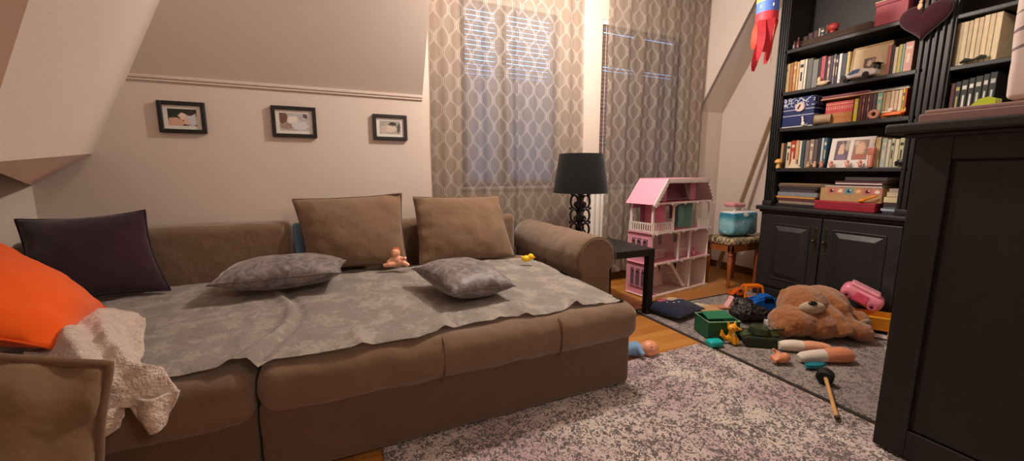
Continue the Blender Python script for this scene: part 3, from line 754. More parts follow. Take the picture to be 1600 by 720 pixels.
for (y, z0, z1) in ((D-.02, F2, F3-.01), ):
    b = MB(); dbox(b, .003, .018, y, y+.015, z0+T, z1); b.build('post', M_DW, dh)
# arches under floors
def arch(x0, x1, z, drop=.035):
    b = MB(); n = 12; pts = [(x0, z)]+[(x0+(x1-x0)*k/n, z-drop+drop*.85*math.sin(PI*k/n)**.6) for k in range(n+1)]+[(x1, z)]
    for k in range(n):
        p, q = pts[k+1], pts[k+2]; b.prism([dp(p[0], .002, p[1]), dp(q[0], .002, q[1]), dp(q[0], .002, z), dp(p[0], .002, z)], DY*T)
    b.build('arch', M_DW, dh)
for (x0, x1, z) in ((.02, .27, F3-.01), (.285, .60, F3-.01), (.61, W-.02, F3-.01), (.02, .36, F2), (.53, W-.01, F2), (.02, .27, F1), (.56, W-.01, F1)): arch(x0, x1, z)
# railings
def rail(p0, p1, z, h=.085, n=10):
    b = MB(); p0 = V(p0); p1 = V(p1); d = p1-p0
    def seg(a, c, za, zb, t=.004):
        dirv = (c-a).normalized(); nn = V((-dirv.y, dirv.x)); pts = [a+nn*t/2, c+nn*t/2, c-nn*t/2, a-nn*t/2]; b.prism([dp(p.x, p.y, za) for p in pts], DZ*(zb-za))
    p0, p1 = V((p0.x, p0.y)), V((p1.x, p1.y)); d = p1-p0
    seg(p0, p1, z+h-.014, z+h); seg(p0, p1, z+.006, z+.016)
    for k in range(n+1):
        c = p0+d*k/n; e = d.normalized()*.0045; seg(c-e, c+e, z+.006, z+h)
    b.build('railing', M_DW, dh)
rail((.02, -.004), (.27, -.004), F2+T); rail((-.004, 0), (-.004, D-.01), F2+T); rail((.62, -.004), (W-.02, -.004), F2+T, n=7)
rail((.34, .14), (.44, .14), F2+T, n=5); rail((.12, .12), (.33, .12), F1+T, n=8); rail((.40, .06), (.56, .06), F1+T, n=7)
# staircase
b = MB(); n = 10; sx0, sx1 = .29, .50
for k in range(n):
    zc = .02+(F1-.03)*(n-k)/n; xc = sx0+(sx1-sx0)*k/n; dbox(b, xc-.004, xc+.026, .03, .12, zc-.012, zc-.006)
b.build('stair_treads', M_DW, dh)
for y in (.028, .12):
    b = MB(); dpoly(b, [(sx0-.02, F1), (sx0+.02, F1), (sx1+.04, .02), (sx1, .02)], 'xz', y, .005); b.build('stringer', M_DW, dh)
b = MB(); dpoly(b, [(.18, .02), (.31, .02), (.42, .02), (.29, F1-.02), (.18, F1-.02)], 'xz', .17, .005); b.build('stair_panel', M_LPK, dh)
b = MB(); dpoly(b, [(.545, .02), (.56, .02), (.56, F1), (.53, F1)], 'xz', .02, .1); b.build('partition', M_DW, dh)
# roof
b = MB(); b.prism([dp(-.03, -.03, F3-.012), dp(-.03, D+.02, F3-.012), dp(.13, D+.02, FT), dp(.13, -.03, FT)], DX*.006); b.build('roof_slope', M_PINK, dh)
b = MB(); b.prism([dp(W+.03, -.03, F3-.012), dp(W+.03, D+.02, F3-.012), dp(W-.10, D+.02, FT), dp(W-.10, -.03, FT)], DX*.006); b.build('roof_slope', M_DW, dh)
b = MB(); dbox(b, .13, W-.10, -.03, D+.02, FT, FT+T); b.build('roof_top', M_PINK, dh)
b = MB(); dpoly(b, [(0, F3), (W, F3), (W-.1, FT), (.13, FT)], 'xz', D-.01, T); b.build('roof_back', M_MAUV, dh)
b = MB(); dpoly(b, [(.20, F3), (.27, F3), (.27, FT), (.20, FT)], 'xz', .08, T); b.build('partition', M_PINK, dh)
b = MB(); dpoly(b, [(.60, F3), (.68, F3), (.68, FT), (.60, FT)], 'xz', .08, T); b.build('partition', M_PINK, dh)
b = MB()
prof = [(-.035, F3-.02), (.125, FT+.004), (W-.095, FT+.004), (W+.035, F3-.02)]
for (p, q) in zip(prof, prof[1:]):
    L = math.hypot(q[0]-p[0], q[1]-p[1]); n = max(3, int(L/.032)); tx, tz = (q[0]-p[0])/L, (q[1]-p[1])/L; nxv, nzv = tz, -tx
    dpoly(b, [(p[0], p[1]), (q[0], q[1]), (q[0]+nxv*.022, q[1]+nzv*.022), (p[0]+nxv*.022, p[1]+nzv*.022)], 'xz', -.036, .006)
    for k in range(n):
        c = (p[0]+(q[0]-p[0])*(k+.5)/n+nxv*.022, p[1]+(q[1]-p[1])*(k+.5)/n+nzv*.022); rr = L/n/2
        pts = [(c[0]+rr*math.cos(a), c[1]+rr*math.sin(a)) for a in [2*PI*i/14 for i in range(14)]]; dpoly(b, pts, 'xz', -.0355, .005)
b.build('scalloped_trim', M_DW, dh)
b = MB(); dbox(b, .08, .095, .0, .03, .02, .028); b.ell(dp(.62, .02, F1+.04), (.02, .014, .03), seg=10, ring=8); b.ell(dp(.62, .02, F1+.08), (.012, .012, .014), seg=10, ring=8)
b.build('pink_bow', M_PINKD, dh, smooth=True)
# ================================================================== BOOKCASE
BX = 3.318; BK = 3.80
YL = 2.19; YI0, YI1 = 2.115, 1.315; YP = 1.165; YE = .30
ZS = {'E': 2.0, 'A': 1.68, 'B': 1.40, 'C': 1.08, 'D': .775}
r = thing('bookcase', 'tall black wooden bookcase with fluted pilasters and panelled lower doors along the right wall', 'bookcase', (BX, YL, 0))
b = MB(); b.bx(BX+.015, BK, YL-.02, YL, .0, .74); b.bx(BX+.05, BK-.1, YL-.045, YL-.02, .77, 2.5)
b.build('side_panel', M_BLK, r)
b = MB(); b.bx(BX+.02, BX+.34, YI1-.06, YI1-.035, .77, 2.5); b.build('partition', M_BLK, r)
b = MB(); b.bx(BX+.34, BX+.36, YE, YL-.02, .77, 2.5); b.build('back_panel', blackwood((38, 36, 35), .5), r)
b = MB(); b.bx(BX+.005, BK, YE, YL, .06, .72); b.build('base_cabinet', M_BLK, r)
b = MB(); b.bx(BX-.012, BK, YE, YL+.012, .0, .075, .006); b.build('plinth', M_BLK, r)
b = MB(); b.bx(BX-.045, BK, YE, YL+.03, .735, .7705, .010, 3); b.bx(BX-.02, BK, YE, YL+.01, .715, .735, .006); b.build('counter_ledge', M_BLK, r)
def pilaster(y0, y1, nf):
    b = MB(); b.bx(BX+.012, BX+.05, y1, y0, .772, 2.5); w = (y0-y1)
    n = nf*2+1
    for k in range(nf+1):
        a = y0-.008-(w-.016)*(2*k)/n; c = a-(w-.016)/n
        b.bx(BX-.002, BX+.014, c, a, .80, 2.45, .004, 2)
    b.bx(BX-.006, BX+.02, y1, y0, .772, .81, .004); b.build('fluted_pilaster', M_BLK, r, smooth=True)
pilaster(YL, YI0, 3); pilaster(YI1, YP, 4)
for k in 'ABCE':
    z = ZS[k]; b = MB(); b.bx(BX+.012, BX+.34, YI1-.035, YI0+.045, z-.029, z-.001, .004); b.build('shelf', M_BLK, r)
Z2 = (1.36, 1.66, 1.945, 2.24)
for z in Z2:
    b = MB(); b.bx(BX+.012, BX+.34, YE, YP+.0, z-.027, z-.001, .004); b.build('shelf', M_BLK, r)
b = MB(); b.bx(BX-.03, BX+.34, YE, YL+.02, 2.46, 2.54, .012, 3); b.bx(BX-.05, BX+.34, YE, YL+.04, 2.54, 2.575, .006); b.build('crown_moulding', M_BLK, r)
# lower doors with raised panels, knobs and escutcheons
def door(y0, y1, knob):
    z0, z1 = .095, .70
    b = MB(); b.bx(BX-.014, BX+.005, y1, y0, z0, z1, .004); o = None
    w = .075
    for (a, c, d, e) in ((y0-w, y1+w, z0+w, z1-w),):
        b.bx(BX-.018, BX-.012, c, a, d, e, .003)
        b.prism([(BX-.018, c+.02, d+.02), (BX-.018, a-.02, d+.02), (BX-.018, a-.02, e-.02), (BX-.018, c+.02, e-.02)], (-.001, 0, 0))
        pts_o = [(a-.015, d+.015), (c+.015, d+.015), (c+.015, e-.015), (a-.015, e-.015)]; pts_i = [(a-.05, d+.05), (c+.05, d+.05), (c+.05, e-.05), (a-.05, e-.05)]
        bm = b.bm; O = [bm.verts.new((BX-.018, y, z)) for y, z in pts_o]; I = [bm.verts.new((BX-.034, y, z)) for y, z in pts_i]
        bm.faces.new(I)
        for i in range(4): bm.faces.new((O[i], O[(i+1) % 4], I[(i+1) % 4], I[i]))
    for (yy0, yy1, zz0, zz1) in ((y0-w-.006, y0-w+.006, z0+w, z1-w), (y1+w-.006, y1+w+.006, z0+w, z1-w), (y1+w, y0-w, z0+w-.006, z0+w+.006), (y1+w, y0-w, z1-w-.006, z1-w+.006)):
        b.bx(BX-.022, BX-.012, yy0, yy1, zz0, zz1, .003)
    o = b.build('door', M_BLK, r)
    mk = mat((92, 80, 62), .35, .2, metal=.9)
    b = MB(); b.bx(BX-.017, BX-.013, knob-.007, knob+.007, .44, .62, .001); b.ell((BX-.016, knob, .625), (.004, .009, .012), seg=10, ring=6); b.ell((BX-.016, knob, .435), (.004, .009, .012), seg=10, ring=6)
    e = b.build('escutcheon', mk, None); e.parent = o; e.matrix_parent_inverse = Matrix.Translation(-r.location) if False else Matrix.Identity(4)
    e.matrix_parent_inverse = (Matrix.Translation(-r.location)).inverted() @ Matrix.Translation(-r.location) if False else o.matrix_parent_inverse @ Matrix.Identity(4)
    b = MB(); b.cyl((BX-.016, knob, .53), (BX-.036, knob, .53), .005, seg=10); b.ell((BX-.042, knob, .53), (.013, .013, .013), seg=14, ring=10)
    e2 = b.build('knob', mk, None, smooth=True); e2.parent = o
    for q in (e, e2): q.matrix_parent_inverse = Matrix.Identity(4)
    return o
ymid = (YI0+YI1)/2
door(YL-.05, ymid+.004, ymid+.035); door(ymid-.004, YI1-.06, ymid-.035); door(1.18, .75, .79); door(.74, .31, .70)

# ------------------------------------------------------------------ books
M_PAGE = mat((222, 208, 184), .9, .06, 200, name='paper_edges')
def cmat(c): return mat(c, .55, .08, 40, name='book_cover')
def bookmesh(name, y0, y1, z0, h, d, c, x=BX+.04, lean=0.0, band=None):
    """upright book, spine facing the room; one mesh with cover, pages and an optional title band"""
    b = MB(); t = abs(y0-y1); ym = (y0+y1)/2; c0 = V((x+d/2, ym, z0+h/2)); g = min(.003, t*.2)
    b.mi = 1; b.box(c0+V((.002, 0, 0)), (d-.004, t-2*g, h-.006))
    b.mi = 0; b.box(V((x+d/2, ym-t/2+g/2, z0+h/2)), (d, g, h)); b.box(V((x+d/2, ym+t/2-g/2, z0+h/2)), (d, g, h)); b.box(V((x+.002, ym, z0+h/2)), (.004, t, h), bev=.0012, seg=2)
    ms = [cmat(c), M_PAGE]
    if band:
        b.mi = 2; ms.append(cmat(band))
        b.box(V((x-.0004, ym, z0+h*.80)), (.0012, t*.7, h*.10)); b.box(V((x-.0004, ym, z0+h*.45)), (.0012, t*.34, h*.30))
    if lean:
        M = Matrix.Translation((x, ym, z0)) @ Matrix.Rotation(lean, 4, 'X') @ Matrix.Translation((-x, -ym, -z0))
        for v in b.bm.verts: v.co = M @ v.co
        mz = min(v.co.z for v in b.bm.verts)
        for v in b.bm.verts: v.co.z += z0-mz
    return b.build(name, ms)
ORD = ['first', 'second', 'third', 'fourth', 'fifth', 'sixth', 'seventh', 'eighth', 'ninth', 'tenth', 'eleventh', 'twelfth', 'thirteenth', 'fourteenth', 'fifteenth', 'sixteenth', 'seventeenth', 'eighteenth', 'nineteenth', 'twentieth', 'twenty-first', 'twenty-second', 'twenty-third', 'twenty-fourth', 'twenty-fifth']
def row(spec, z, where, group, ref=None, X=BX+.04, d=.2):
    """spec: (px0, px1, height, colour, colour words, band)"""
    for i, s_ in enumerate(spec):
        p0, p1, h, c, words = s_[:5]; band = s_[5] if len(s_) > 5 else None; x = X+(s_[6] if len(s_) > 6 else 0)
        y0, y1 = ysh(p0, z+.08, x), ysh(p1, z+.08, x)
        if y0 > YI1: y0 = min(y0, YI0-.004); y1 = max(y1, YI1+.004)
        elif y0 > YP-.004: d_ = y0-YP+.004; y0 -= d_; y1 -= d_*.5
        o = bookmesh('book', y0-.0006, y1+.0006, z, h, d, c, x, band=band)
        tag(o, f'{words} book, {ORD[i]} from the left {where}', 'book', group)
cr, tan, dk = (214, 200, 172), (186, 142, 96), (52, 46, 48)
row([(1219, 1227, .215, (206, 196, 170), 'off-white', dk), (1228, 1233, .22, (196, 166, 116), 'tan'), (1233.5, 1238, .222, (168, 110, 64), 'rust brown'), (1238.5, 1243, .225, (190, 140, 84), 'ochre', cr), (1243.5, 1247, .218, (214, 178, 128), 'pale orange'),
     (1247.5, 1255, .225, (214, 202, 178), 'tall cream', dk), (1255.5, 1259, .225, (228, 222, 208), 'thin white'), (1260, 1268, .222, (104, 108, 104), 'grey green'), (1268.5, 1277, .205, (128, 130, 126), 'broad grey'), (1277.5, 1281, .21, dk, 'thin dark'),
     (1281.5, 1288, .215, (186, 88, 100), 'dusty rose'), (1288.5, 1291, .20, dk, 'narrow black'), (1291.5, 1296, .205, (142, 112, 118), 'mauve grey', cr), (1296.5, 1300, .205, (76, 62, 78), 'plum'), (1300.5, 1304, .21, (112, 104, 116), 'lavender grey', cr), (1304.5, 1308, .20, (60, 56, 66), 'charcoal', cr),
     (1309, 1313.5, .205, (224, 222, 216), 'white'), (1314, 1321, .20, (70, 76, 84), 'slate'), (1321.5, 1326, .205, (212, 192, 132), 'straw yellow')],
    ZS['A'], 'on the shelf holding the toy car', 'books on the toy car shelf')
row([(1385, 1391, .185, (186, 112, 108), 'brick pink'), (1391.5, 1396, .18, dk, 'dark'), (1396.5, 1402, .165, (218, 204, 170), 'cream'), (1402.5, 1408, .175, (192, 178, 96), 'olive yellow'), (1408.5, 1412, .175, (130, 172, 158), 'aqua'), (1412.5, 1426, .18, (206, 152, 138), 'wide salmon', cr)],
    ZS['A'], 'to the right of the cream framed picture', 'books right of the cream frame')
# shelf B
row([(1334, 1340, .155, (206, 192, 40), 'bright yellow', cr), (1341, 1346, .17, (100, 50, 58), 'maroon'), (1346.5, 1350, .17, (116, 62, 70), 'wine red', tan), (1350.5, 1354, .17, (78, 42, 50), 'dark maroon'), (1354.5, 1358, .17, (110, 60, 72), 'plum red', tan), (1358.5, 1362, .17, (66, 42, 50), 'blackish red'), (1362.5, 1368, .17, (86, 58, 64), 'brown'),
     (1369, 1378, .172, (124, 178, 158), 'mint green', cr), (1378.5, 1382, .17, (196, 170, 120), 'sand'), (1382.5, 1390, .17, (208, 182, 150), 'beige', cr), (1390.5, 1396, .172, (222, 198, 164), 'pale cream'), (1396.5, 1402, .17, (216, 190, 158), 'light beige'), (1402.5, 1408, .172, (224, 204, 172), 'ivory'), (1408.5, 1412, .175, (222, 188, 60), 'golden yellow', dk), (1412.5, 1415, .175, (190, 90, 40), 'thin orange')],
    ZS['B'], 'starting at the bright yellow one', 'books right of the red miniature set')
# shelf C
row([(1219, 1223, .20, (168, 140, 108), 'light brown'), (1223.5, 1227, .20, (70, 52, 48), 'dark brown'), (1228, 1234, .205, (212, 196, 160), 'cream', dk), (1234.5, 1241, .215, (176, 52, 44), 'red and cream', cr), (1241.5, 1247, .215, (204, 158, 112), 'peach'), (1247.5, 1251, .21, (222, 214, 196), 'thin ivory'), (1251.5, 1256, .215, (52, 80, 82), 'dark teal'),
     (1257, 1263, .21, (128, 112, 108), 'grey brown'), (1263.5, 1270, .215, (150, 130, 118), 'taupe', cr), (1270.5, 1276, .215, (96, 84, 84), 'dark taupe'), (1276.5, 1281, .22, (44, 42, 46), 'black'), (1281.5, 1285, .22, (190, 204, 208), 'pale blue'), (1285.5, 1290, .22, (58, 96, 118), 'steel blue', cr)],
    ZS['C'], 'on the shelf with the double frame', 'books left of the double photo frame')
row([(1366, 1374, .20, (206, 184, 140), 'sand coloured'), (1376, 1384, .19, (168, 182, 172), 'sage green', cr), (1384.5, 1390, .18, (206, 196, 170), 'off-white'), (1390.5, 1396, .185, (174, 178, 150), 'pale olive', dk), (1396.5, 1403, .18, (216, 208, 176), 'cream'), (1403.5, 1411, .185, (196, 196, 150), 'pale yellow green', dk)],
    ZS['C'], 'right of the double photo frame', 'books right of the double photo frame')
# second bay
row([(1470, 1477, .22, (150, 136, 106), 'khaki'), (1477.5, 1484, .235, (196, 178, 140), 'cream'), (1484.5, 1490, .235, (206, 186, 146), 'sand'), (1490.5, 1500, .24, (178, 158, 122), 'wide tan'), (1500.5, 1508, .24, (212, 192, 152), 'light cream'), (1508.5, 1515, .24, (202, 180, 142), 'beige'), (1515.5, 1523, .245, (218, 198, 158), 'ivory'), (1523.5, 1531, .245, (208, 186, 148), 'pale tan'), (1531.5, 1540, .25, (222, 202, 164), 'wide ivory'), (1540.5, 1549, .25, (214, 194, 154), 'buff'), (1549.5, 1560, .25, (222, 204, 166), 'cream coloured')],
    Z2[1], 'in the cream row, right bay', 'cream books in the right bay')
row([(1470, 1478, .20, (104, 34, 28), 'red brown'), (1478.5, 1488, .205, (84, 32, 30), 'dark red'), (1489, 1497, .21, (32, 34, 30), 'black with gilt', (176, 160, 92)), (1498, 1508, .215, (28, 32, 30), 'black with pale title', (212, 212, 200)), (1509, 1518, .22, (30, 34, 32), 'black with white title', (222, 222, 214)), (1519, 1530, .225, (30, 34, 32), 'blackish green', (190, 192, 180)), (1531, 1540, .23, (34, 38, 36), 'dark green', (200, 200, 190)), (1541, 1552, .235, (30, 32, 32), 'black', (186, 186, 176))],
    Z2[0], 'in the dark row, right bay', 'encyclopedias in the right bay')
# dark small books at the back of the top shelf
row([(1255, 1262, .10, (62, 44, 50), 'small plum'), (1262.5, 1270, .115, (70, 42, 48), 'small maroon'), (1270.5, 1278, .12, (76, 50, 54), 'small brown'), (1278.5, 1281, .13, (196, 190, 176), 'small white'), (1281.5, 1288, .13, (58, 62, 64), 'small slate', cr), (1288.5, 1294, .14, (66, 70, 74), 'small grey')],
    ZS['E'], 'at the back of the top shelf', 'small books on the top shelf', X=BX+.12, d=.12)

# flat stacks
def flatbook(y0, y1, z, t, x, d, c, label, group, rot=0.0, cat='book', name='book'):
    b = MB(); w = abs(y0-y1); g = min(.0025, t*.2); c0 = V((x+d/2, (y0+y1)/2, z+t/2)); rt = Matrix.Rotation(rot, 3, 'Z')
    b.mi = 1; b.box(c0+V((0, 0, 0)), (d-.005, w-.005, t-2*g), rt); b.mi = 0
    b.box(c0-V((0, 0, t/2-g/2)), (d, w, g), rt); b.box(c0+V((0, 0, t/2-g/2)), (d, w, g), rt); b.box(c0+rt@V((-d/2+.0015, 0, 0)), (.003, w, t), rt)
    return tag(b.build(name, [cmat(c), M_PAGE]), label, cat, group)
def stack(px0, px1, z, X, items, d, where, group, jit=3):
    for i, (t, c, words, a, e) in enumerate(items):
        y0, y1 = min(ysh(px0+a, z, X), YI0-.004), max(ysh(px1+e, z, X), YI1+.004)
        flatbook(y0, y1, z, t-.0006, X, d, c, f'{words}, {ORD[i]} from the bottom {where}', group, rot=random.uniform(-.015, .015)); z += t
stack(1212, 1275, .772, BX+.05, [(.020, (44, 38, 40), 'dark flat book', 0, 0), (.024, (148, 128, 112), 'mottled brown flat book', 4, 2), (.022, (92, 52, 54), 'wine flat book', 2, -4), (.016, (206, 150, 70), 'orange edged flat book', 0, -2), (.034, (130, 134, 142), 'grey flat book', 3, 2), (.022, (70, 62, 70), 'dark grey flat book', 6, -6), (.022, (58, 50, 54), 'charcoal flat book', 5, 0), (.016, (110, 88, 78), 'thin brown flat book', 4, 14), (.010, (160, 128, 92), 'thin tan flat book', 6, 8)], .24, 'in the pile left of the red box', 'flat books left of the red box')
stack(1380, 1404, .772, BX+.05, [(.016, (60, 58, 70), 'navy flat book', -2, 0), (.018, (176, 190, 206), 'pale blue flat book', -4, 0), (.014, (90, 100, 108), 'blue grey flat book', 0, 0), (.026, (70, 48, 52), 'dark plum flat book', 0, 0), (.038, (222, 206, 164), 'thick cream flat book', 0, 1), (.034, (206, 192, 158), 'ivory flat book', 5, 1), (.022, (178, 158, 148), 'rose beige flat book', 9, 1)], .22, 'in the pile right of the sticker box', 'flat books right of the sticker box')
y0, y1 = ysh(1272, .78, BX+.03), ysh(1366, .78, BX+.03)
r = thing('gift_box', 'flat crimson box at the bottom of the pile, under the sticker box', 'box', (BX+.03, y0, .772)); b = MB(); b.bx(BX+.03, BX+.27, y1, y0, .772, .815, .003); b.build('box_body', mat((150, 30, 48), .45, .08), r); b = MB(); b.bx(BX+.027, BX+.273, y1-.003, y0+.003, .8155, .835, .003); b.build('box_lid', mat((164, 36, 54), .45, .08), r)
y0, y1 = ysh(1281, .86, BX+.05), ysh(1377, .86, BX+.05)
r = thing('cardboard_box', 'kraft cardboard box with a strip of animal stickers, on the crimson box', 'box', (BX+.05, y0, .836))
b = MB(); b.bx(BX+.05, BX+.26, y1, y0, .836, .938, .002); b.build('box_body', mat((182, 146, 104), .8, .06), r)
ya = ysh(1293, .9, BX+.05); n = 6; cols = [(206, 130, 116), (214, 150, 132), (120, 168, 168), (210, 156, 110), (206, 128, 118), (214, 140, 130)]
for k in range(n):
    a, c = ya+(y1-ya)*k/n, ya+(y1-ya)*(k+1)/n
    b = MB(); b.quad((BX+.0488, a, .890), (BX+.0488, c, .890), (BX+.0488, c, .934), (BX+.0488, a, .934))
    b.build('sticker', picmat('sticker_print', cols[k], [(.5, .5, .24, .26, [(70, 30, 30), (240, 220, 190), (40, 60, 90), (230, 190, 130), (80, 34, 30), (236, 226, 210)][k]), (.62, .62, .09, .1, (240, 232, 220))]), r, norm=False)
zt = .939
for k, (t, c, a, e, w) in enumerate([(.012, (226, 218, 206), 1283, 1378, 'white flat notebook'), (.008, (110, 50, 60), 1300, 1380, 'thin wine flat book'), (.014, (224, 216, 210), 1305, 1378, 'white edged flat book'), (.012, (108, 58, 68), 1305, 1384, 'plum flat book'), (.030, (74, 62, 70), 1320, 1386, 'thick dark flat book')]):
    flatbook(ysh(a, zt, BX+.06), ysh(e, zt, BX+.06), zt, t-.0005, BX+.06, .2, c, f'{w}, {ORD[k]} above the kraft sticker box', 'flat books on the sticker box'); zt += t
b = MB(); y = ysh(1355, .87, BX+.02); b.tube([(BX+.035, y+.05, .842), (BX+.02, y+.02, .855), (BX+.015, y-.02, .875), (BX+.02, y-.05, .888)], [.008, .009, .007, .008], 8); b.ell((BX+.02, y+.03, .852), (.012, .02, .012), seg=10, ring=8)
tag(b.build('ribbon', mat((226, 140, 30), .4, .08), smooth=True), 'small orange curled ribbon in front of the kraft sticker box', 'ribbon')
# shelf B objects
X = BX+.03; z = ZS['B']
y0, y1 = min(ysh(1219, z+.08, X), YI0-.004), ysh(1271, z+.08, X)
r = thing('storage_box', 'large navy blue box printed with white flourishes, left end of its shelf', 'box', (X, y0, z)); b = MB(); b.bx(X, X+.22, y1, y0, z, z+.225, .004)
s = NT('navy_print'); v = s.coord('Object'); sp = s.n('ShaderNodeSeparateXYZ'); s.l(v, sp.inputs[0])
vo = s.n('ShaderNodeTexVoronoi', feature='DISTANCE_TO_EDGE'); vo.inputs['Scale'].default_value = 38; s.l(v, vo.inputs['Vector'])
zz = sp.outputs[2]
f = s.math('MULTIPLY', s.math('GREATER_THAN', zz, .155), s.math('MULTIPLY', s.math('LESS_THAN', vo.outputs[0], .09), s.math('GREATER_THAN', s.noise(v, 26, 2), .46)))
lines = s.math('MAXIMUM', s.math('LESS_THAN', s.math('ABSOLUTE', s.math('SUBTRACT', zz, .132)), .0025), s.math('LESS_THAN', s.math('ABSOLUTE', s.math('SUBTRACT', zz, .088)), .0025))
s.l(s.mix(s.math('MAXIMUM', f, lines), lin((28, 42, 96)), lin((196, 200, 214))), s.b.inputs['Base Color']); s.b.inputs['Roughness'].default_value = .4
NAVY = s.m
o = b.build('box_body', NAVY, r); b2 = MB(); b2.bx(X-.001, X+.221, y1-.001, y0+.001, z, z+.006); b2.build('white_rim', M_WHITE, r)
for v_ in o.data.vertices: v_.co -= V((0, 0, z))
o.location.z += z
yb = (y0*.42+y1*.58); b = MB(); b.cyl((X-.001, yb, z+.148), (X-.016, yb, z+.148), .034, seg=28); o = b.build('pin_badge', mat((214, 196, 190), .4, .05), r, smooth=True)
b = MB(); b.box((X-.0175, yb+.004, z+.15), (.002, .01, .036), Matrix.Rotation(.5, 3, 'X')); b.build('badge_mark', M_LACK, r)
b = MB(); yb = ysh(1254, z, X-.012); b.ell((X-.012, yb, z+.018), (.009, .013, .018), seg=12, ring=8); b.ell((X-.012, yb+.004, z+.045), (.006, .008, .018), seg=12, ring=8); b.ell((X-.012, yb+.008, z+.066), (.007, .008, .009), seg=12, ring=8); b.tube([(X-.012, yb-.008, z+.01), (X-.012, yb-.024, z+.008), (X-.012, yb-.03, z+.016)], .003, 6)
tag(b.build('cat_figurine', M_WHITE, smooth=True), 'tiny white cat figurine in front of the navy box', 'figurine')
b = MB(); ya, yb = ysh(1272, z+.03, X-.03), ysh(1290, z+.03, X); rr = .036
d = V((.04, -.09, 0)).normalized(); c0 = V((X-.03, ya, z+rr+.001)); b.lathe([(rr, 0), (rr, .004), (rr-.002, .006), (rr-.002, .09), (rr, .092), (rr, .096)], c0, 30, d); r = tag(b.build('tin_can', mat((170, 148, 118), .4, .15), smooth=True), 'round tin lying on its side, flowered lid facing out, beside the navy box', 'tin')
b = MB(); b.lathe([(.0, -.002), (.03, -.002), (.033, 0)], c0, 30, d); o = b.build('tin_lid', picmat('tin_print', (206, 190, 178), []), r, smooth=True)
y0, y1 = ysh(1287, z+.05, X+.01), ysh(1331, z+.05, X+.01)
r = thing('cardboard_box', 'plain kraft cardboard box under the row of red miniature books', 'box', (X+.01, y0, z)); b = MB(); b.bx(X+.01, X+.2, y1, y0, z, z+.075, .002); b.build('box_body', mat((176, 118, 68), .8, .06), r); b = MB(); b.bx(X+.009, X+.2, y1, y0, z+.04, z+.0425); b.build('lid_seam', mat((140, 90, 50), .8), r)
n = 15
for k in range(n):
    a, c = y0-.002+(y1-y0+.004)*k/n, y0-.002+(y1-y0+.004)*(k+1)/n
    o = bookmesh('miniature_book', a-.0005, c+.0005, z+.0755, .078, .12, (186+(k % 3)*8, 62+(k % 2)*10, 66), X+.02, band=(226, 170, 150))
    tag(o, f'small red miniature book, {ORD[k]} from the left in the row on the kraft box', 'book', 'red miniature books on the kraft box')
zf = z+.176
flatbook(ysh(1282, zf, X+.01), ysh(1376, zf, X+.01), z+.1765, .007, X+.012, .17, (206, 160, 120), 'thin orange beige flat book lying across the maroon books', 'flat books above the miniature set')
flatbook(ysh(1376, zf, X+.01), max(ysh(1421, zf, X+.01), YI1+.004), z+.1765, .008, X+.012, .17, (206, 194, 172), 'thin ivory flat book lying across the cream books', 'flat books above the miniature set')
flatbook(ysh(1283, zf, X+.01), ysh(1355, zf, X+.01), z+.184, .022, X+.02, .16, (122, 56, 72), 'plum red flat book on top, above the miniature set', 'flat books above the miniature set')
flatbook(ysh(1358, zf, X+.01), ysh(1417, zf, X+.01), z+.185, .012, X+.03, .16, (120, 116, 118), 'grey flat book on top, above the cream books', 'flat books above the miniature set')
b = MB(); yt = ysh(1365, z+.03, X-.012); pts = [(X-.012, yt+.022*math.cos(a), z+.032+.022*math.sin(a)) for a in [2*PI*k/24 for k in range(24)]]; b.tube(pts, .011, 10, close=True)
tag(b.build('wooden_ring', mat((206, 150, 128), .5, .08), smooth=True), 'round wooden toy ring propped up before the maroon books', 'toy ring')
r = thing('toy_plane', 'small orange and white toy aeroplane before the cream books', 'toy plane', (X-.015, ysh(1395, z, X), z))
ya, yb = ysh(1376, z+.02, X-.015), ysh(1414, z+.02, X-.015); b = MB(); b.tube([(X-.012, ya, z+.014), (X-.012, ya*.8+yb*.2, z+.022), (X-.012, ya*.3+yb*.7, z+.024), (X-.012, yb, z+.03)], [.004, .014, .012, .004], 12); b.box((X-.012, (ya+yb)/2, z+.016), (.05, .10, .006), bev=.002); b.build('fuselage', mat((226, 108, 34), .4, .06), r, smooth=True)
b = MB(); b.box((X-.012, ya*.75+yb*.25, z+.038), (.03, .05, .008), bev=.003); b.ell((X-.014, ya*.6+yb*.4, z+.05), (.012, .016, .012), seg=12, ring=8); b.build('white_canopy', mat((232, 214, 204), .4), r, smooth=True)
b = MB(); b.prism([(X-.014, yb, z+.03), (X-.014, yb+.02, z+.03), (X-.014, yb, z+.055)], (.004, 0, 0)); b.build('tail_fin', mat((222, 180, 60), .5), r)
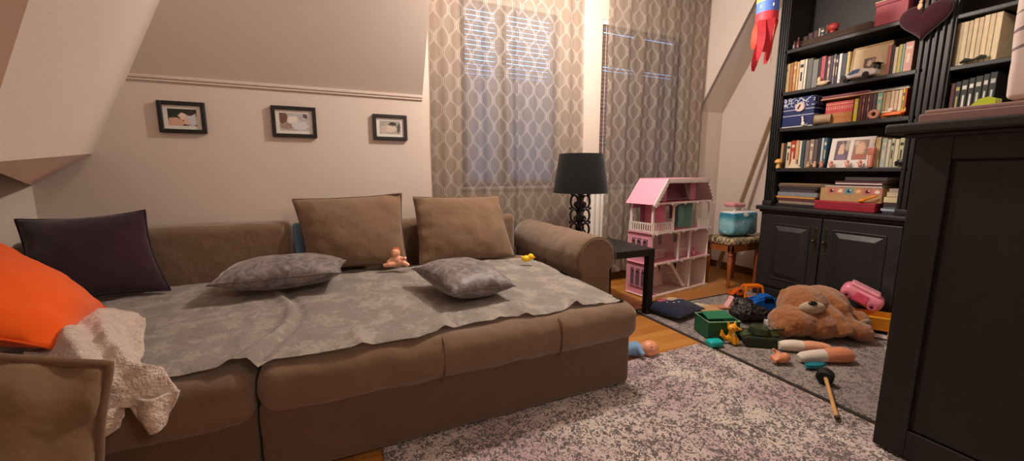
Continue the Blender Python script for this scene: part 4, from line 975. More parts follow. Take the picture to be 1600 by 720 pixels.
# shelf A objects
z = ZS['A']; y0, y1 = ysh(1326, z+.1, X), ysh(1388, z+.1, X)
r = thing('framed_picture', 'cream framed and matted small photo standing behind the toy car', 'picture frame', (X+.02, y0, z)); ln = .12
def fr(yy, hh, xo): return (X+.02+xo+hh*ln, yy, z+hh*.99)
H = .225; b = MB()
b.prism([fr(y0, 0, 0), fr(y1, 0, 0), fr(y1, H, 0), fr(y0, H, 0)], (.014, 0, .0)); b.build('mat_board', mat((212, 192, 156), .6, .04), r)
b = MB()
for (a, c, d, e) in ((y0, y0-.008, 0, H), (y1+.008, y1, 0, H), (y0, y1, 0, .008), (y0, y1, H-.008, H)): b.prism([fr(a, d, -.006), fr(c, d, -.006), fr(c, e, -.006), fr(a, e, -.006)], (.008, 0, 0))
b.build('frame', mat((196, 168, 124), .5, .05), r)
ya, yb = y0+(y1-y0)*.33, y0+(y1-y0)*.62; b = MB(); b.quad(fr(ya, .07, -.0008), fr(yb, .07, -.0008), fr(yb, .14, -.0008), fr(ya, .14, -.0008)); b.build('photograph', picmat('small_photo', (92, 62, 52), [(.5, .5, .2, .3, (206, 180, 160)), (.8, .7, .15, .2, (150, 120, 100))]), r, norm=False)
# toy sports car
ya, yb = ysh(1312, z+.03, X-.02), ysh(1372, z+.03, X-.02); L = ya-yb; cx = X-.016
r = thing('toy_car', 'white toy sports car with blue windows and black rear wing on the bookshelf', 'toy car', (cx, ya, z))
prof = [(0, .012), (.03, .022), (.18, .036), (.30, .043), (.42, .066), (.62, .068), (.80, .050), (.97, .046), (1.0, .022), (.97, .012)]
def side(x): return [(x, ya-L*t, z+h) for t, h in prof]
b = MB(); b.prism(side(cx-.032), (.064, 0, 0)); bmesh.ops.bevel(b.bm, geom=b.bm.edges[:], offset=.004, segments=2, affect='EDGES'); b.build('car_body', mat((228, 226, 226), .25, .03), r, smooth=True)
b = MB(); b.prism([(cx-.0335, ya-L*t, z+h) for t, h in ((.24, .036), (.42, .060), (.60, .062), (.56, .038), (.35, .030))], (.067, 0, 0)); b.build('side_window', mat((60, 96, 150), .2, .1), r)
for t in (.17, .75):
    for sx in (-.036, .026):
        b = MB(); b.cyl((cx+sx, ya-L*t, z+.019), (cx+sx+.010, ya-L*t, z+.019), .0185, seg=22); b.cyl((cx+sx-.001, ya-L*t, z+.019), (cx+sx+.011, ya-L*t, z+.019), .008, seg=12); w = b.build('wheel', mat((26, 26, 28), .6), r, smooth=True)
b = MB(); b.bx(cx-.035, cx+.035, yb-.008, yb+.024, z+.080, z+.085, .001); b.bx(cx-.026, cx-.022, yb, yb+.018, z+.046, z+.081); b.bx(cx+.022, cx+.026, yb, yb+.018, z+.046, z+.081); b.build('rear_wing', M_LACK, r)
# bird figure
yb = ysh(1284, z, X-.01); r = thing('bird_figurine', 'small cream bird figurine on the shelf edge left of the toy car', 'figurine', (X-.01, yb, z))
b = MB(); b.ell((X-.01, yb, z+.018), (.018, .038, .017), seg=16, ring=10); b.ell((X-.01, yb+.022, z+.045), (.012, .013, .024), seg=14, ring=10); b.ell((X-.01, yb-.03, z+.024), (.012, .02, .008), seg=12, ring=8); b.build('bird_body', mat((216, 196, 160), .5, .06), r, smooth=True)
b = MB(); b.cyl((X-.018, yb+.028, z+.058), (X-.026, yb+.036, z+.056), .003, .0005, 8); b.build('beak', mat((190, 120, 40), .4), r)
# shelf C: figures and double frame
z = ZS['C']; ym = ysh(1216, z+.03, X-.03); r = thing('mushroom_figurine', 'small yellow wooden mushroom figurine at the left end of its shelf', 'figurine', (X, ym, z))
b = MB(); b.lathe([(.014, 0), (.015, .012), (.011, .03), (.012, .042)], (X-.03, ym, z), 18); b.build('stem', mat((226, 184, 110), .5), r, smooth=True)
b = MB(); b.lathe([(.024, .040), (.028, .048), (.024, .062), (.012, .072), (.001, .075)], (X-.03, ym, z), 20); b.build('cap', mat((216, 168, 88), .5), r, smooth=True)
y0, y1 = ysh(1293, z+.1, X), ysh(1361, z+.1, X); r = thing('double_photo_frame', 'white double frame with two family photographs on the bookshelf', 'picture frame', (X+.01, y0, z)); H = .215
def fr(yy, hh, xo=0): return (X+.01+xo+hh*.15, yy, z+hh*.985)
b = MB(); b.prism([fr(y0, 0), fr(y1, 0), fr(y1, H), fr(y0, H)], (.014, 0, 0)); ms = b.build('frame', mat((222, 214, 208), .4, .03), r)
for (t0, t1, base, bl) in ((.13, .45, (104, 84, 96), [(.45, .5, .22, .38, (214, 176, 150)), (.5, .15, .4, .16, (120, 100, 130)), (.85, .75, .14, .3, (170, 160, 140))]), (.54, .88, (150, 116, 92), [(.5, .55, .3, .34, (206, 164, 134)), (.5, .15, .35, .14, (170, 90, 70)), (.2, .85, .2, .12, (190, 170, 150))])):
    a, c = y0+(y1-y0)*t0, y0+(y1-y0)*t1; b = MB(); b.quad(fr(a, .055, -.001), fr(c, .055, -.001), fr(c, H-.02, -.001), fr(a, H-.02, -.001)); b.build('photograph', picmat('family_photo', base, bl), r, norm=False)
yt = ysh(1361.5, z+.06, X-.012); r = thing('toy_figure', 'pink and terracotta totem toy figure right of the double frame', 'toy figure', (X-.015, yt, z))
b = MB(); b.bx(X-.032, X-.006, yt-.015, yt+.013, z, z+.085, .004); b.bx(X-.036, X-.002, yt-.02, yt+.018, z+.083, z+.135, .006); b.build('figure_body', mat((196, 118, 100), .5, .1), r, smooth=True)
b = MB(); b.bx(X-.0335, X-.030, yt-.003, yt+.003, z+.01, z+.08); b.bx(X-.037, X-.034, yt-.021, yt+.019, z+.128, z+.136); b.build('pale_stripes', mat((222, 180, 160), .5), r)
b = MB()
for k in range(7):
    y = y0+(y1-y0)*(k+.3)/7; h = random.uniform(.02, .035); b.ell((X-.008, y, z+.012), (.010, .014, .012), seg=10, ring=7); b.ell((X-.008, y+.004, z+.012+h*.7), (.006, .007, .010), seg=10, ring=7)
for k in range(0, 1): pass
# a row of tiny figures, each its own object
bm_tmp = b.bm; bm_tmp.free()
def tinyfig(px, h, c, words):
    y = ysh(px, z, X-.018); b = MB(); b.ell((X-.018, y, z+h*.3), (.009, .012, h*.3), seg=12, ring=8); b.ell((X-.018, y, z+h*.72), (.007, .008, h*.2), seg=12, ring=8); b.tube([(X-.022, y+.009, z+h*.45), (X-.026, y+.016, z+h*.7)], .003, 6); b.tube([(X-.022, y-.009, z+h*.45), (X-.026, y-.015, z+h*.7)], .003, 6)
    tag(b.build('small_figurine', mat(c, .5, .08), smooth=True), words, 'figurine', 'tiny figurines along the shelf edge')
for px, h, c, w in ((1262, .05, (206, 170, 130), 'tiny sand coloured figurine in front of the grey brown book'), (1272, .055, (214, 180, 140), 'tiny cream figurine in front of the dark taupe book'), (1283, .06, (196, 130, 104), 'tiny terracotta figurine in front of the steel blue book'), (1298, .055, (206, 140, 116), 'tiny rose figurine at the left corner of the double frame'), (1323, .06, (214, 150, 124), 'tiny peach figurine in front of the middle of the double frame'), (1343, .055, (204, 134, 110), 'tiny pink brown figurine in front of the right photo of the double frame')): tinyfig(px, h, c, w)
y = ysh(1240, z, X-.018); b = MB(); b.prism([(X-.018, y+.045, z), (X-.018, y-.045, z), (X-.018, y-.03, z+.02), (X-.018, y-.012, z+.03), (X-.018, y-.008, z+.07), (X-.018, y+.022, z+.066), (X-.018, y+.03, z+.03)], (.02, 0, 0))
tag(b.build('cottage_ornament', mat((222, 206, 176), .5, .08)), 'little cream cottage ornament in front of the red and cream book', 'ornament')
b = MB(); y = ysh(1405, z, X-.012); b.tube([(X-.012, y+.016, z+.006), (X-.012, y+.02, z+.03), (X-.012, y+.004, z+.045), (X-.012, y-.016, z+.04), (X-.012, y-.02, z+.01)], .008, 8); b.ell((X-.012, y-.004, z+.03), (.01, .022, .018)); tag(b.build('dark_figurine', M_LACK, smooth=True), 'small black animal figurine before the pale yellow green book', 'figurine')
# shelf E objects
z = ZS['E']; y0, y1 = ysh(1368, z+.05, X), max(ysh(1420, z+.05, X), YI1+.008)
r = thing('keepsake_box', 'dusty red box at the right end of the topmost visible shelf', 'box', (X, y0, z)); b = MB(); b.bx(X-.012, X+.2, y1, y0, z, z+.125, .004); b.build('box_body', mat((160, 70, 84), .6, .05), r)
b = MB(); b.bx(X-.016, X+.204, y1-.002, y0+.004, z+.125, z+.152, .003); b.build('box_lid', mat((150, 62, 76), .6, .05), r)
b = MB(); b.bx(X-.0175, X+.0, y1-.002, y0+.004, z+.149, z+.1535); b.build('gilt_edge', mat((206, 176, 120), .4), r)
b = MB(); b.lathe([(.05, 0), (.055, .02), (.045, .035), (.05, .04), (.02, .055)], (X+.06, (y0+y1)/2-.01, z+.1545), 24); tag(b.build('lidded_bowl', mat((116, 50, 62), .5, .1), smooth=True), 'dark red lidded bowl on the dusty red box', 'bowl')
ya, yb = ysh(1253, z+.02, X), ysh(1367, z+.02, X)
for k in range(4):
    b = MB(); n = 16; z0 = z+.001+.011*k; g = []
    for i in range(n+1):
        t = i/n; y = ya+(yb-ya)*t+.008*k*(1 if k % 2 else -1); w = [(b.bm.verts.new((X-.02+.004*k+xx*.2, y, z0+.009*t*(1 if k > 1 else .3)+.006*noise.noise(V((t*5, k*3, xx*2)))+.007))) for xx in (0, .5, 1)]; g.append(w)
    for i in range(n):
        for j in range(2): b.bm.faces.new((g[i][j], g[i+1][j], g[i+1][j+1], g[i][j+1]))
    bmesh.ops.solidify(b.bm, geom=b.bm.faces[:], thickness=.006)
    tag(b.build('paper_folder', mat((206-6*k, 190-5*k, 182-5*k), .6, .05), smooth=True), ['bottom', 'second lowest', 'second highest', 'top'][k]+' creased pale paper folder of the stack on the topmost visible shelf', 'folder', 'pale folders on the top shelf')
b = MB(); y = ysh(1303, z+.1, X+.09); b.ell((X+.075, y, z+.105), (.03, .04, .03)); b.cyl((X+.075, y, z+.0), (X+.075, y, z+.08), .018); tag(b.build('round_ornament', mat((166, 50, 44), .5, .1), smooth=True), 'round red ornament behind the pale folders on the top shelf', 'ornament')
for k, (px, h, c, w) in enumerate(((1241, .05, (90, 70, 66), 'brown'), (1247, .075, (96, 44, 44), 'dark red'))):
    b = MB(); y = ysh(px, z+.02, X-.005); b.lathe([(.012, 0), (.013, .01), (.012, h*.6), (.005, h*.75), (.005, h), (.007, h+.004)], (X-.005, y, z), 16); tag(b.build('small_bottle', mat(c, .25, .2), smooth=True), f'tiny {w} glass bottle at the left end of the topmost visible shelf', 'bottle')
# right bay objects
z = Z2[1]; b = MB(); y = ysh(1520, z, X-.005); b.tube([(X-.01, y+.05, z+.01), (X-.012, y+.03, z+.022), (X-.01, y, z+.016), (X-.012, y-.03, z+.026), (X-.01, y-.05, z+.022)], [.007, .012, .006, .012, .007], 8)
tag(b.build('dark_spectacle_case', mat((46, 56, 48), .5), smooth=True), 'dark green eyeglass case lying before the cream books of the right bay', 'case')
# heart ornament on the pilaster
y = ysh(1446, 2.0, BX-.03); hx = BX-.045
r = thing('heart_ornament', 'dark red padded heart hanging on the pilaster between the two bays', 'ornament', (hx, y, 1.98))
b = MB(); pts = []
for k in range(40):
    a = 2*PI*k/40; pts.append((16*math.sin(a)**3/16, (13*math.cos(a)-5*math.cos(2*a)-2*math.cos(3*a)-math.cos(4*a))/16))
cz = 1.955; sc = .122; rings = []
for (s_, dx) in ((1.0, 0), (.93, -.018), (.7, -.032), (.35, -.040), (.05, -.042)): rings.append([b.bm.verts.new((hx+dx+.02, y+p[0]*sc*s_, cz+p[1]*sc*s_)) for p in pts])
for A_, B_ in zip(rings, rings[1:]):
    for k in range(40): b.bm.faces.new((A_[k], A_[(k+1) % 40], B_[(k+1) % 40], B_[k]))
b.bm.faces.new(rings[-1]); b.bm.faces.new(list(reversed(rings[0]))); b.build('heart_pad', fabric((66, 26, 36), .1, .1, .3), r, smooth='full')
b = MB(); b.ell((hx-.03, y+.01, cz+.07), (.008, .012, .020), seg=12, ring=8); b.ell((hx-.03, y+.008, cz+.095), (.007, .009, .010), seg=12, ring=8); b.build('wooden_bead', mat((226, 196, 160), .5), r, smooth=True)
b = MB(); b.tube([(hx+.01, y, cz+.09), (hx+.02, y, cz+.25), (hx+.03, y, cz+.42)], .002, 6); b.build('hanging_cord', mat((120, 60, 60), .8), r)

# ================================================================== DARK CABINET IN THE FOREGROUND
X0 = 1.825; r = thing('cabinet', 'tall blackish brown wooden cabinet close up at the right edge', 'cabinet', (X0, .69, .0))
b = MB(); b.bx(X0+.012, 2.30, -.55, .683, .026, 1.17); b.build('carcass', M_BLK2, r)
for (y0, y1, z0, z1) in ((.60, .69, .018, 1.175), (-.56, -.45, .018, 1.175)):
    b = MB(); b.bx(X0-.004, X0+.012, y0, y1, z0+.007, z1, .003); b.build('frame_stile', M_BLK2, r)
b = MB(); b.bx(X0-.004, X0+.012, -.45, .60, 1.09, 1.175, .003); b.build('frame_rail', M_BLK2, r); b = MB(); b.bx(X0-.004, X0+.012, -.45, .60, .026, .13, .003); b.build('frame_rail', M_BLK2, r)
b = MB(); b.bx(X0+.003, X0+.0125, -.44, .59, .135, 1.085, .004); b.build('recessed_panel', M_BLK2, r)
b = MB(); b.bx(X0-.045, 2.34, -.60, .765, 1.178, 1.213, .008, 3); b.bx(X0-.02, 2.31, -.58, .72, 1.165, 1.179, .004); b.build('cabinet_top', M_BLK2, r)
M_MAU = mat((132, 100, 96), .6, .06)
b = MB(); b.bx(X0+.01, 2.12, -.1, .70, 1.2135, 1.243, .004); r = tag(b.build('flat_carton', M_MAU), 'large mauve brown flat carton on top of the dark cabinet', 'box')
b = MB(); b.bx(X0+.02, 2.10, -.08, .69, 1.2435, 1.256, .003); tag(b.build('thin_folder', mat((150, 118, 114), .6, .05)), 'thin pinkish folder lying on the flat carton on the dark cabinet', 'folder')
def bagmat():
    s = NT('printed_white_paper'); v = s.coord('Object'); sp = s.n('ShaderNodeSeparateXYZ'); s.l(v, sp.inputs[0])
    t = s.math('ADD', sp.outputs[2], s.math('MULTIPLY', sp.outputs[1], .35)); fr_ = s.math('ABSOLUTE', s.math('SUBTRACT', s.math('FRACT', s.math('DIVIDE', t, .052)), .5))
    nz = s.noise(v, 22, 4); f = s.math('MULTIPLY', s.math('LESS_THAN', fr_, s.math('SUBTRACT', s.math('MULTIPLY', nz, .26), .06)), s.math('GREATER_THAN', sp.outputs[2], .12))
    s.l(s.mix(f, lin((214, 196, 190)), lin((120, 104, 108))), s.b.inputs['Base Color']); s.b.inputs['Roughness'].default_value = .7; return s.m
b = softbox(X0+.05, X0+.20, .10, .530, 1.262, 1.80, .02, n=10, puff=(.012, .006, 0), nz=.006)
for v_ in b.bm.verts: v_.co -= V((X0+.05, .3, 1.257))
o = b.build('paper_bag', bagmat(), smooth='full'); o.location = (X0+.05, .3, 1.257); tag(o, 'tall white paper bag with faint dark writing on top of the dark cabinet', 'bag')
b = MB(); b.prism([(X0+.06, .60, 1.257), (X0+.06, .545, 1.257), (X0+.06, .545, 1.277), (X0+.06, .56, 1.283), (X0+.06, .58, 1.279)], (.05, 0, 0)); tag(b.build('lime_block', mat((196, 226, 60), .5, .04)), 'small lime green wedge on the folder beside the white paper bag', 'toy block')
# ================================================================== CORNER: STOOL, PACK, PLANK, WINDSOCK
r = thing('upholstered_stool', 'wooden stool with brown and cream patterned seat in the corner beside the bookcase', 'stool', (3.30, 2.38, 0))
SX0, SX1, SY0, SY1, SZ = 3.17, 3.60, 2.33, 2.62, .455
def seatmat():
    s = NT('patterned_upholstery'); v = s.coord(); w = s.n('ShaderNodeTexVoronoi', feature='SMOOTH_F1'); w.inputs['Scale'].default_value = 22; s.l(v, w.inputs['Vector'])
    k = s.math('FRACT', s.math('MULTIPLY', w.outputs[0], 3.2)); s.l(s.ramp(k, [(.45, lin((92, 78, 62))), (.55, lin((188, 170, 136)))]), s.b.inputs['Base Color']); s.b.inputs['Roughness'].default_value = .9; return s.m
b = softbox(SX0, SX1, SY0, SY1, SZ-.06, SZ, .022, n=12, puff=(0, 0, .012)); b.build('seat', seatmat(), r, smooth='full')
M_ORW = mat((150, 84, 44), .4, .15, 14, name='orange_brown_wood')
b = MB(); b.bx(SX0+.015, SX1-.015, SY0+.012, SY0+.03, SZ-.12, SZ-.06, .004); b.bx(SX0+.015, SX1-.015, SY1-.03, SY1-.012, SZ-.12, SZ-.06, .004); b.bx(SX0+.015, SX0+.033, SY0+.03, SY1-.03, SZ-.12, SZ-.06); b.bx(SX1-.033, SX1-.015, SY0+.03, SY1-.03, SZ-.12, SZ-.06); b.build('apron', M_ORW, r)
for x in (SX0+.035, SX1-.035):
    for y in (SY0+.032, SY1-.032):
        b = MB(); b.lathe([(.012, 0), (.016, .02), (.014, .05), (.018, .16), (.022, .27), (.014, .29), (.022, .305), (.016, .32), (.022, .335)], (x, y, 0), 16); b.bx(x-.02, x+.02, y-.02, y+.02, SZ-.12, SZ-.062, .003); b.build('leg', M_ORW, r, smooth=True)
r = thing('plastic_pack', 'teal plastic pack of diapers with white top, lying on the patterned stool', 'pack', (3.2, 2.4, SZ+.01))
def packmat():
    s = NT('printed_plastic_pack'); v = s.coord('Object'); sp = s.n('ShaderNodeSeparateXYZ'); s.l(v, sp.inputs[0]); z = sp.outputs[2]
    g = s.ramp(s.math('DIVIDE', z, .22), [(.0, lin((48, 118, 146))), (.25, lin((120, 186, 202))), (.55, lin((150, 202, 214))), (.80, lin((70, 150, 174))), (.90, lin((46, 128, 154)))])
    dx = s.math('DIVIDE', s.math('SUBTRACT', sp.outputs[0], .17), .035); dz = s.math('DIVIDE', s.math('SUBTRACT', z, .195), .016)
    e = s.math('LESS_THAN', s.math('ADD', s.math('MULTIPLY', dx, dx), s.math('MULTIPLY', dz, dz)), 1)
    top = s.math('GREATER_THAN', z, .213)
    nz = s.math('GREATER_THAN', s.noise(v, 20, 2), .66)
    s.l(s.mix(s.math('MAXIMUM', s.math('MAXIMUM', e, top), s.math('MULTIPLY', nz, .6)), g, lin((222, 226, 226))), s.b.inputs['Base Color']); s.b.inputs['Roughness'].default_value = .3
    s.bump(s.noise(v, 14, 3), .4, .02); return s.m
b = softbox(3.21, 3.56, 2.37, 2.52, SZ+.022, SZ+.238, .03, n=14, puff=(.006, .014, .004), nz=.006)
for v_ in b.bm.verts: v_.co -= V((3.21, 2.37, SZ+.014))
o = b.build('pack_body', packmat(), r, smooth='full'); o.location = (3.21, 2.37, SZ+.014)
b = MB(); b.tube([(3.30, 2.44, SZ+.232), (3.33, 2.44, SZ+.262), (3.42, 2.44, SZ+.27), (3.47, 2.44, SZ+.245)], [.006, .008, .008, .006], 8); b.build('carry_handle', M_WHITE, r, smooth=True)
b = softbox(3.28, 3.45, 2.42, 2.53, SZ+.275, SZ+.315, .018, n=8, nz=.012, ns=14); tag(b.build('folded_cloth', fabric((206, 138, 148), .4, .1), smooth='full'), 'small pink folded cloth on top of the teal pack', 'cloth')
b = MB(); rot = V((3.74, 2.60, 1.62))-V((3.60, 2.80, .005)); a = V((3.60, 2.80, .012)); c = V((3.735, 2.45, 1.55)); dd = (c-a).normalized(); sx = dd.cross(V((.35, .94, 0))).normalized(); sy = dd.cross(sx).normalized()
b.prism([a-sx*.02-sy*.008, a+sx*.02-sy*.008, a+sx*.02+sy*.008, a-sx*.02+sy*.008], c-a); tag(b.build('wooden_plank', mat((166, 138, 110), .6, .1, 12)), 'long narrow wooden board leaning in the corner behind the bookcase', 'board')
# windsock
wx, wy = on(1197, 40, 0, 2.55).x, on(1197, 40, 0, 2.55).y; wz = on(1197, 40, 0, 2.55).z
wr = .062; r = thing('windsock', 'hanging paper windsock with yellow, blue and red bands and red tails', 'windsock', (wx, wy, wz-.3))
def band(z0, z1, c, nm, rr=wr):
    b = MB(); seg = 36
    for k in range(seg):
        a0, a1 = 2*PI*k/seg, 2*PI*(k+1)/seg
        b.bm.faces.new([b.bm.verts.new((wx+rr*math.cos(a), wy+rr*math.sin(a), z)) for a, z in ((a0, z0), (a1, z0), (a1, z1), (a0, z1))])
    bmesh.ops.remove_doubles(b.bm, verts=b.bm.verts[:], dist=1e-5); bmesh.ops.solidify(b.bm, geom=b.bm.faces[:], thickness=.002); return b.build(nm, mat(c, .6, .06), r, smooth=True)
zb = on(1197, 22, 0, 2.55).z; zc = on(1197, 6, 0, 2.55).z; zd = on(1197, 36, 0, 2.55).z
band(zc, zc+.07, (232, 190, 84), 'yellow_band'); band(zb, zc, (84, 120, 206), 'blue_band'); band(zd, zb, (206, 52, 66), 'red_band'); band(zc+.07, zc+.12, (214, 80, 60), 'top_band')
b = MB()
for q in (-.6, .5):
    an = math.atan2(-wy, -wx)+q; px_, py_ = wx+(wr+.001)*math.cos(an), wy+(wr+.001)*math.sin(an); b.ell((px_, py_, (zb+zc)/2), (.0025, .005, .010), seg=8, ring=6)
b.build('white_motif', M_WHITE, r)
for k, an in enumerate([2.6, 3.4, 4.1, 5.0, .2, 1.2]):
    L = [.16, .235, .19, .27, .24, .28, .22, .2][k]; b = MB(); tw = .4; pts = []; n = 14; w = .021; row_ = []
    for i in range(n+1):
        t = i/n; aa = an+.25*math.sin(t*3+k)*t; rr = wr-.004+.012*math.sin(t*2.4+k); cx_, cy_ = wx+rr*math.cos(aa), wy+rr*math.sin(aa); z = zd+.004-L*t
        ta = aa+PI/2+tw*math.sin(t*2.5+k*2); ww = w*(1 if t < .85 else 1-(t-.85)*3)
        row_.append((b.bm.verts.new((cx_-ww*math.cos(ta), cy_-ww*math.sin(ta), z)), b.bm.verts.new((cx_+ww*math.cos(ta), cy_+ww*math.sin(ta), z))))
    for p, q in zip(row_, row_[1:]): b.bm.faces.new((p[0], p[1], q[1], q[0]))
    bmesh.ops.solidify(b.bm, geom=b.bm.faces[:], thickness=.0015); b.build('tail', mat((214, 56, 70) if k % 3 else (236, 96, 74), .55, .06), r, smooth=True)
b = MB(); b.tube([(wx, wy, zc+.3), (wx, wy, HC-.005)], .0012, 5)
for a in (0, 2.1, 4.2): b.tube([(wx+wr*math.cos(a), wy+wr*math.sin(a), zc+.118), (wx, wy, zc+.301)], .0012, 5)
b.build('hanging_string', M_WHITE, r)

# ================================================================== TOYS
ZR = .0125
def P(u, v, z=ZR): return fl(u, v, z)
def blobs(name, parts, m, parent, vox=.006, sm=6, disp=0.0):
    """one continuous body: overlapping volumes fused by a voxel remesh"""
    b = MB()
    for p in parts:
        if p[0] == 'e': b.ell(p[1], p[2], p[3] if len(p) > 3 else None, 24, 16)
        else: b.tube(p[1], p[2], 14)
    o = b.build(name, m, parent, smooth='full')
    md = o.modifiers.new('fuse', 'REMESH'); md.mode = 'VOXEL'; md.voxel_size = vox; md.use_smooth_shade = True
    md = o.modifiers.new('soften', 'SMOOTH'); md.iterations = sm; md.factor = .5
    if disp:
        tx = bpy.data.textures.new('pile', 'CLOUDS'); tx.noise_scale = .012; md = o.modifiers.new('pile', 'DISPLACE'); md.texture = tx; md.strength = disp; md.mid_level = .5
        tx = bpy.data.textures.new('tufts', 'CLOUDS'); tx.noise_scale = .035; md = o.modifiers.new('tufts', 'DISPLACE'); md.texture = tx; md.strength = disp*1.6; md.mid_level = .5
    return o
def rz(a): return Matrix.Rotation(a, 3, 'Z')
def furmat(c):
    s = NT('plush_fur'); v = s.coord(); a = lin(c); w = s.noise(v, 60, 5, .7)
    s.l(s.ramp(w, [(.3, tuple(x*.62 for x in a[:3])+(1,)), (.65, a)]), s.b.inputs['Base Color']); s.b.inputs['Roughness'].default_value = .95
    s.b.inputs['Sheen Weight'].default_value = .6; s.bump(s.math('ADD', s.noise(v, 130, 4, .7), s.noise(v, 34, 3)), .8, .012); return s.m
# --- teddy bear: lying on its belly, head to the left, built in camera-facing axes (e across, f away)
BC = P(1290, 529); e = V((R.x, R.y, 0)).normalized(); e = (P(1350, 520)-P(1235, 520)).normalized(); f = V((-e.y, e.x, 0))
def bp(a, d, z): return BC+e*a+f*d+V((0, 0, z))
RB = Matrix((e, f, V((0, 0, 1)))).transposed()
M_BEAR = furmat((186, 116, 56)); r = thing('teddy_bear', 'large brown plush teddy bear flopped on its side before the bookcase', 'teddy bear', BC)
parts = [('e', bp(-.075, .10, .150), (.125, .12, .125), RB), ('e', bp(-.165, .03, .095), (.135, .10, .085), RB), ('e', bp(-.05, .0, .08), (.09, .08, .078), RB), ('e', bp(-.245, .0, .07), (.06, .06, .058), RB),
         ('e', bp(.075, .16, .135), (.15, .13, .12), RB), ('e', bp(.165, .16, .09), (.10, .11, .088), RB),
         ('t', [bp(.00, .04, .15), bp(.025, -.01, .12), bp(.04, -.05, .075), bp(.045, -.07, .048)], [.045, .05, .052, .046]),
         ('t', [bp(.10, .03, .10), bp(.12, -.02, .07), bp(.15, -.04, .056), bp(.19, -.045, .05)], [.045, .05, .052, .046]),
         ('t', [bp(.06, .10, .20), bp(.10, .04, .16), bp(.11, .02, .12)], [.045, .045, .035]),
         ('e', bp(-.15, .14, .215), (.035, .02, .032), RB), ('e', bp(.215, .05, .08), (.05, .06, .062), RB)]
KB = 1.13
parts = [(p[0], BC+(p[1]-BC)*KB, tuple(x*KB for x in p[2]), *p[3:]) if p[0] == 'e' else (p[0], [BC+(x-BC)*KB for x in p[1]], [x*KB for x in p[2]]) for p in parts]
bp_ = bp
def bp(a, d, z): return BC+(bp_(a, d, z)-BC)*KB
blobs('body', parts, M_BEAR, r, .0075, 4, .007)
b = MB(); b.ell(bp(-.105, -.012, .184), (.078, .036, .042), RB @ Matrix.Rotation(.5, 3, 'X')); b.build('muzzle', furmat((226, 202, 168)), r, smooth='full')
b = MB(); b.ell(bp(-.118, -.030, .214), (.027, .016, .014), RB @ Matrix.Rotation(.4, 3, 'X')); b.build('nose', mat((24, 18, 18), .25), r, smooth='full')
b = MB(); b.ell(bp(.205, -.004, .088), (.040, .014, .036), RB @ Matrix.Rotation(.25, 3, 'X')); b.build('paw_pad', furmat((206, 180, 148)), r, smooth='full')
M_SKIN = mat((222, 146, 108), .45, .05, name='doll_vinyl'); M_SKIN2 = mat((232, 170, 134), .45, .05)
# --- doll arm sticking up left of the bear
q = P(1232, 488); b = MB(); 
blobs('doll_arm_piece', [('t', [q+V((.03, .03, .02)), q+V((.0, .01, .07)), q+V((-.01, 0, .12))], [.017, .014, .011]), ('e', q+V((-.012, 0, .130)), (.014, .011, .013))]+[('t', [q+V((-.012, 0, .135)), q+V((-.022+.008*k, -.002, .158-.003*abs(k-1)))], [.0042, .0032]) for k in range(4)], M_SKIN, None, .0028, 2)
o = bpy.context.scene.objects['doll_arm_piece']; o.name = 'raised_doll_piece'; tag(o, 'small vinyl doll arm with raised hand, behind the head of the teddy bear', 'doll part')
# --- pink toy
c = P(1350, 480)+V((.18, .05, .0)); q = on(1347, 462, 0, 3.17)
r = thing('toy_vehicle', 'chunky pink plastic toy van tipped against the bookcase behind the teddy bear', 'toy vehicle', (q.x, q.y, ZR))
d1 = V((.32, -.80, -.38)).normalized(); rt = d1.to_track_quat('X', 'Z').to_matrix()
M_PP = mat((232, 140, 160), .35, .05); Q = lambda a, b_, c_: q+rt@V((a, b_, c_))
b = softbox(-.115, .115, -.068, .068, -.05, .05, .04, n=8, nz=0)
for v_ in b.bm.verts: v_.co = Q(*v_.co)
b.build('van_body', M_PP, r, smooth='full')
b = softbox(-.09, .075, -.056, .056, .040, .066, .022, n=6, nz=0)
for v_ in b.bm.verts: v_.co = Q(*v_.co)
b.build('roof_ridge', mat((238, 160, 176), .35, .05), r, smooth='full')
for sx in (-.075, .068):
    for sy in (-1, 1):
        b = MB(); b.cyl(Q(sx, sy*.062, -.022), Q(sx, sy*.074, -.022), .024, seg=22); b.build('wheel', mat((206, 108, 132), .4), r, smooth=True)
        b = MB(); b.cyl(Q(sx, sy*.074, -.022), Q(sx, sy*.0765, -.022), .010, seg=14); b.build('hub', mat((90, 20, 36), .4), r)
for sy in (-1, 1):
    b = MB(); b.prism([Q(-.045, sy*.066, -.03), Q(.035, sy*.066, -.03), Q(.028, sy*.066, .026), Q(-.035, sy*.066, .026)], rt@V((0, sy*.006, 0))); b.build('side_door', mat((226, 88, 116), .4), r)
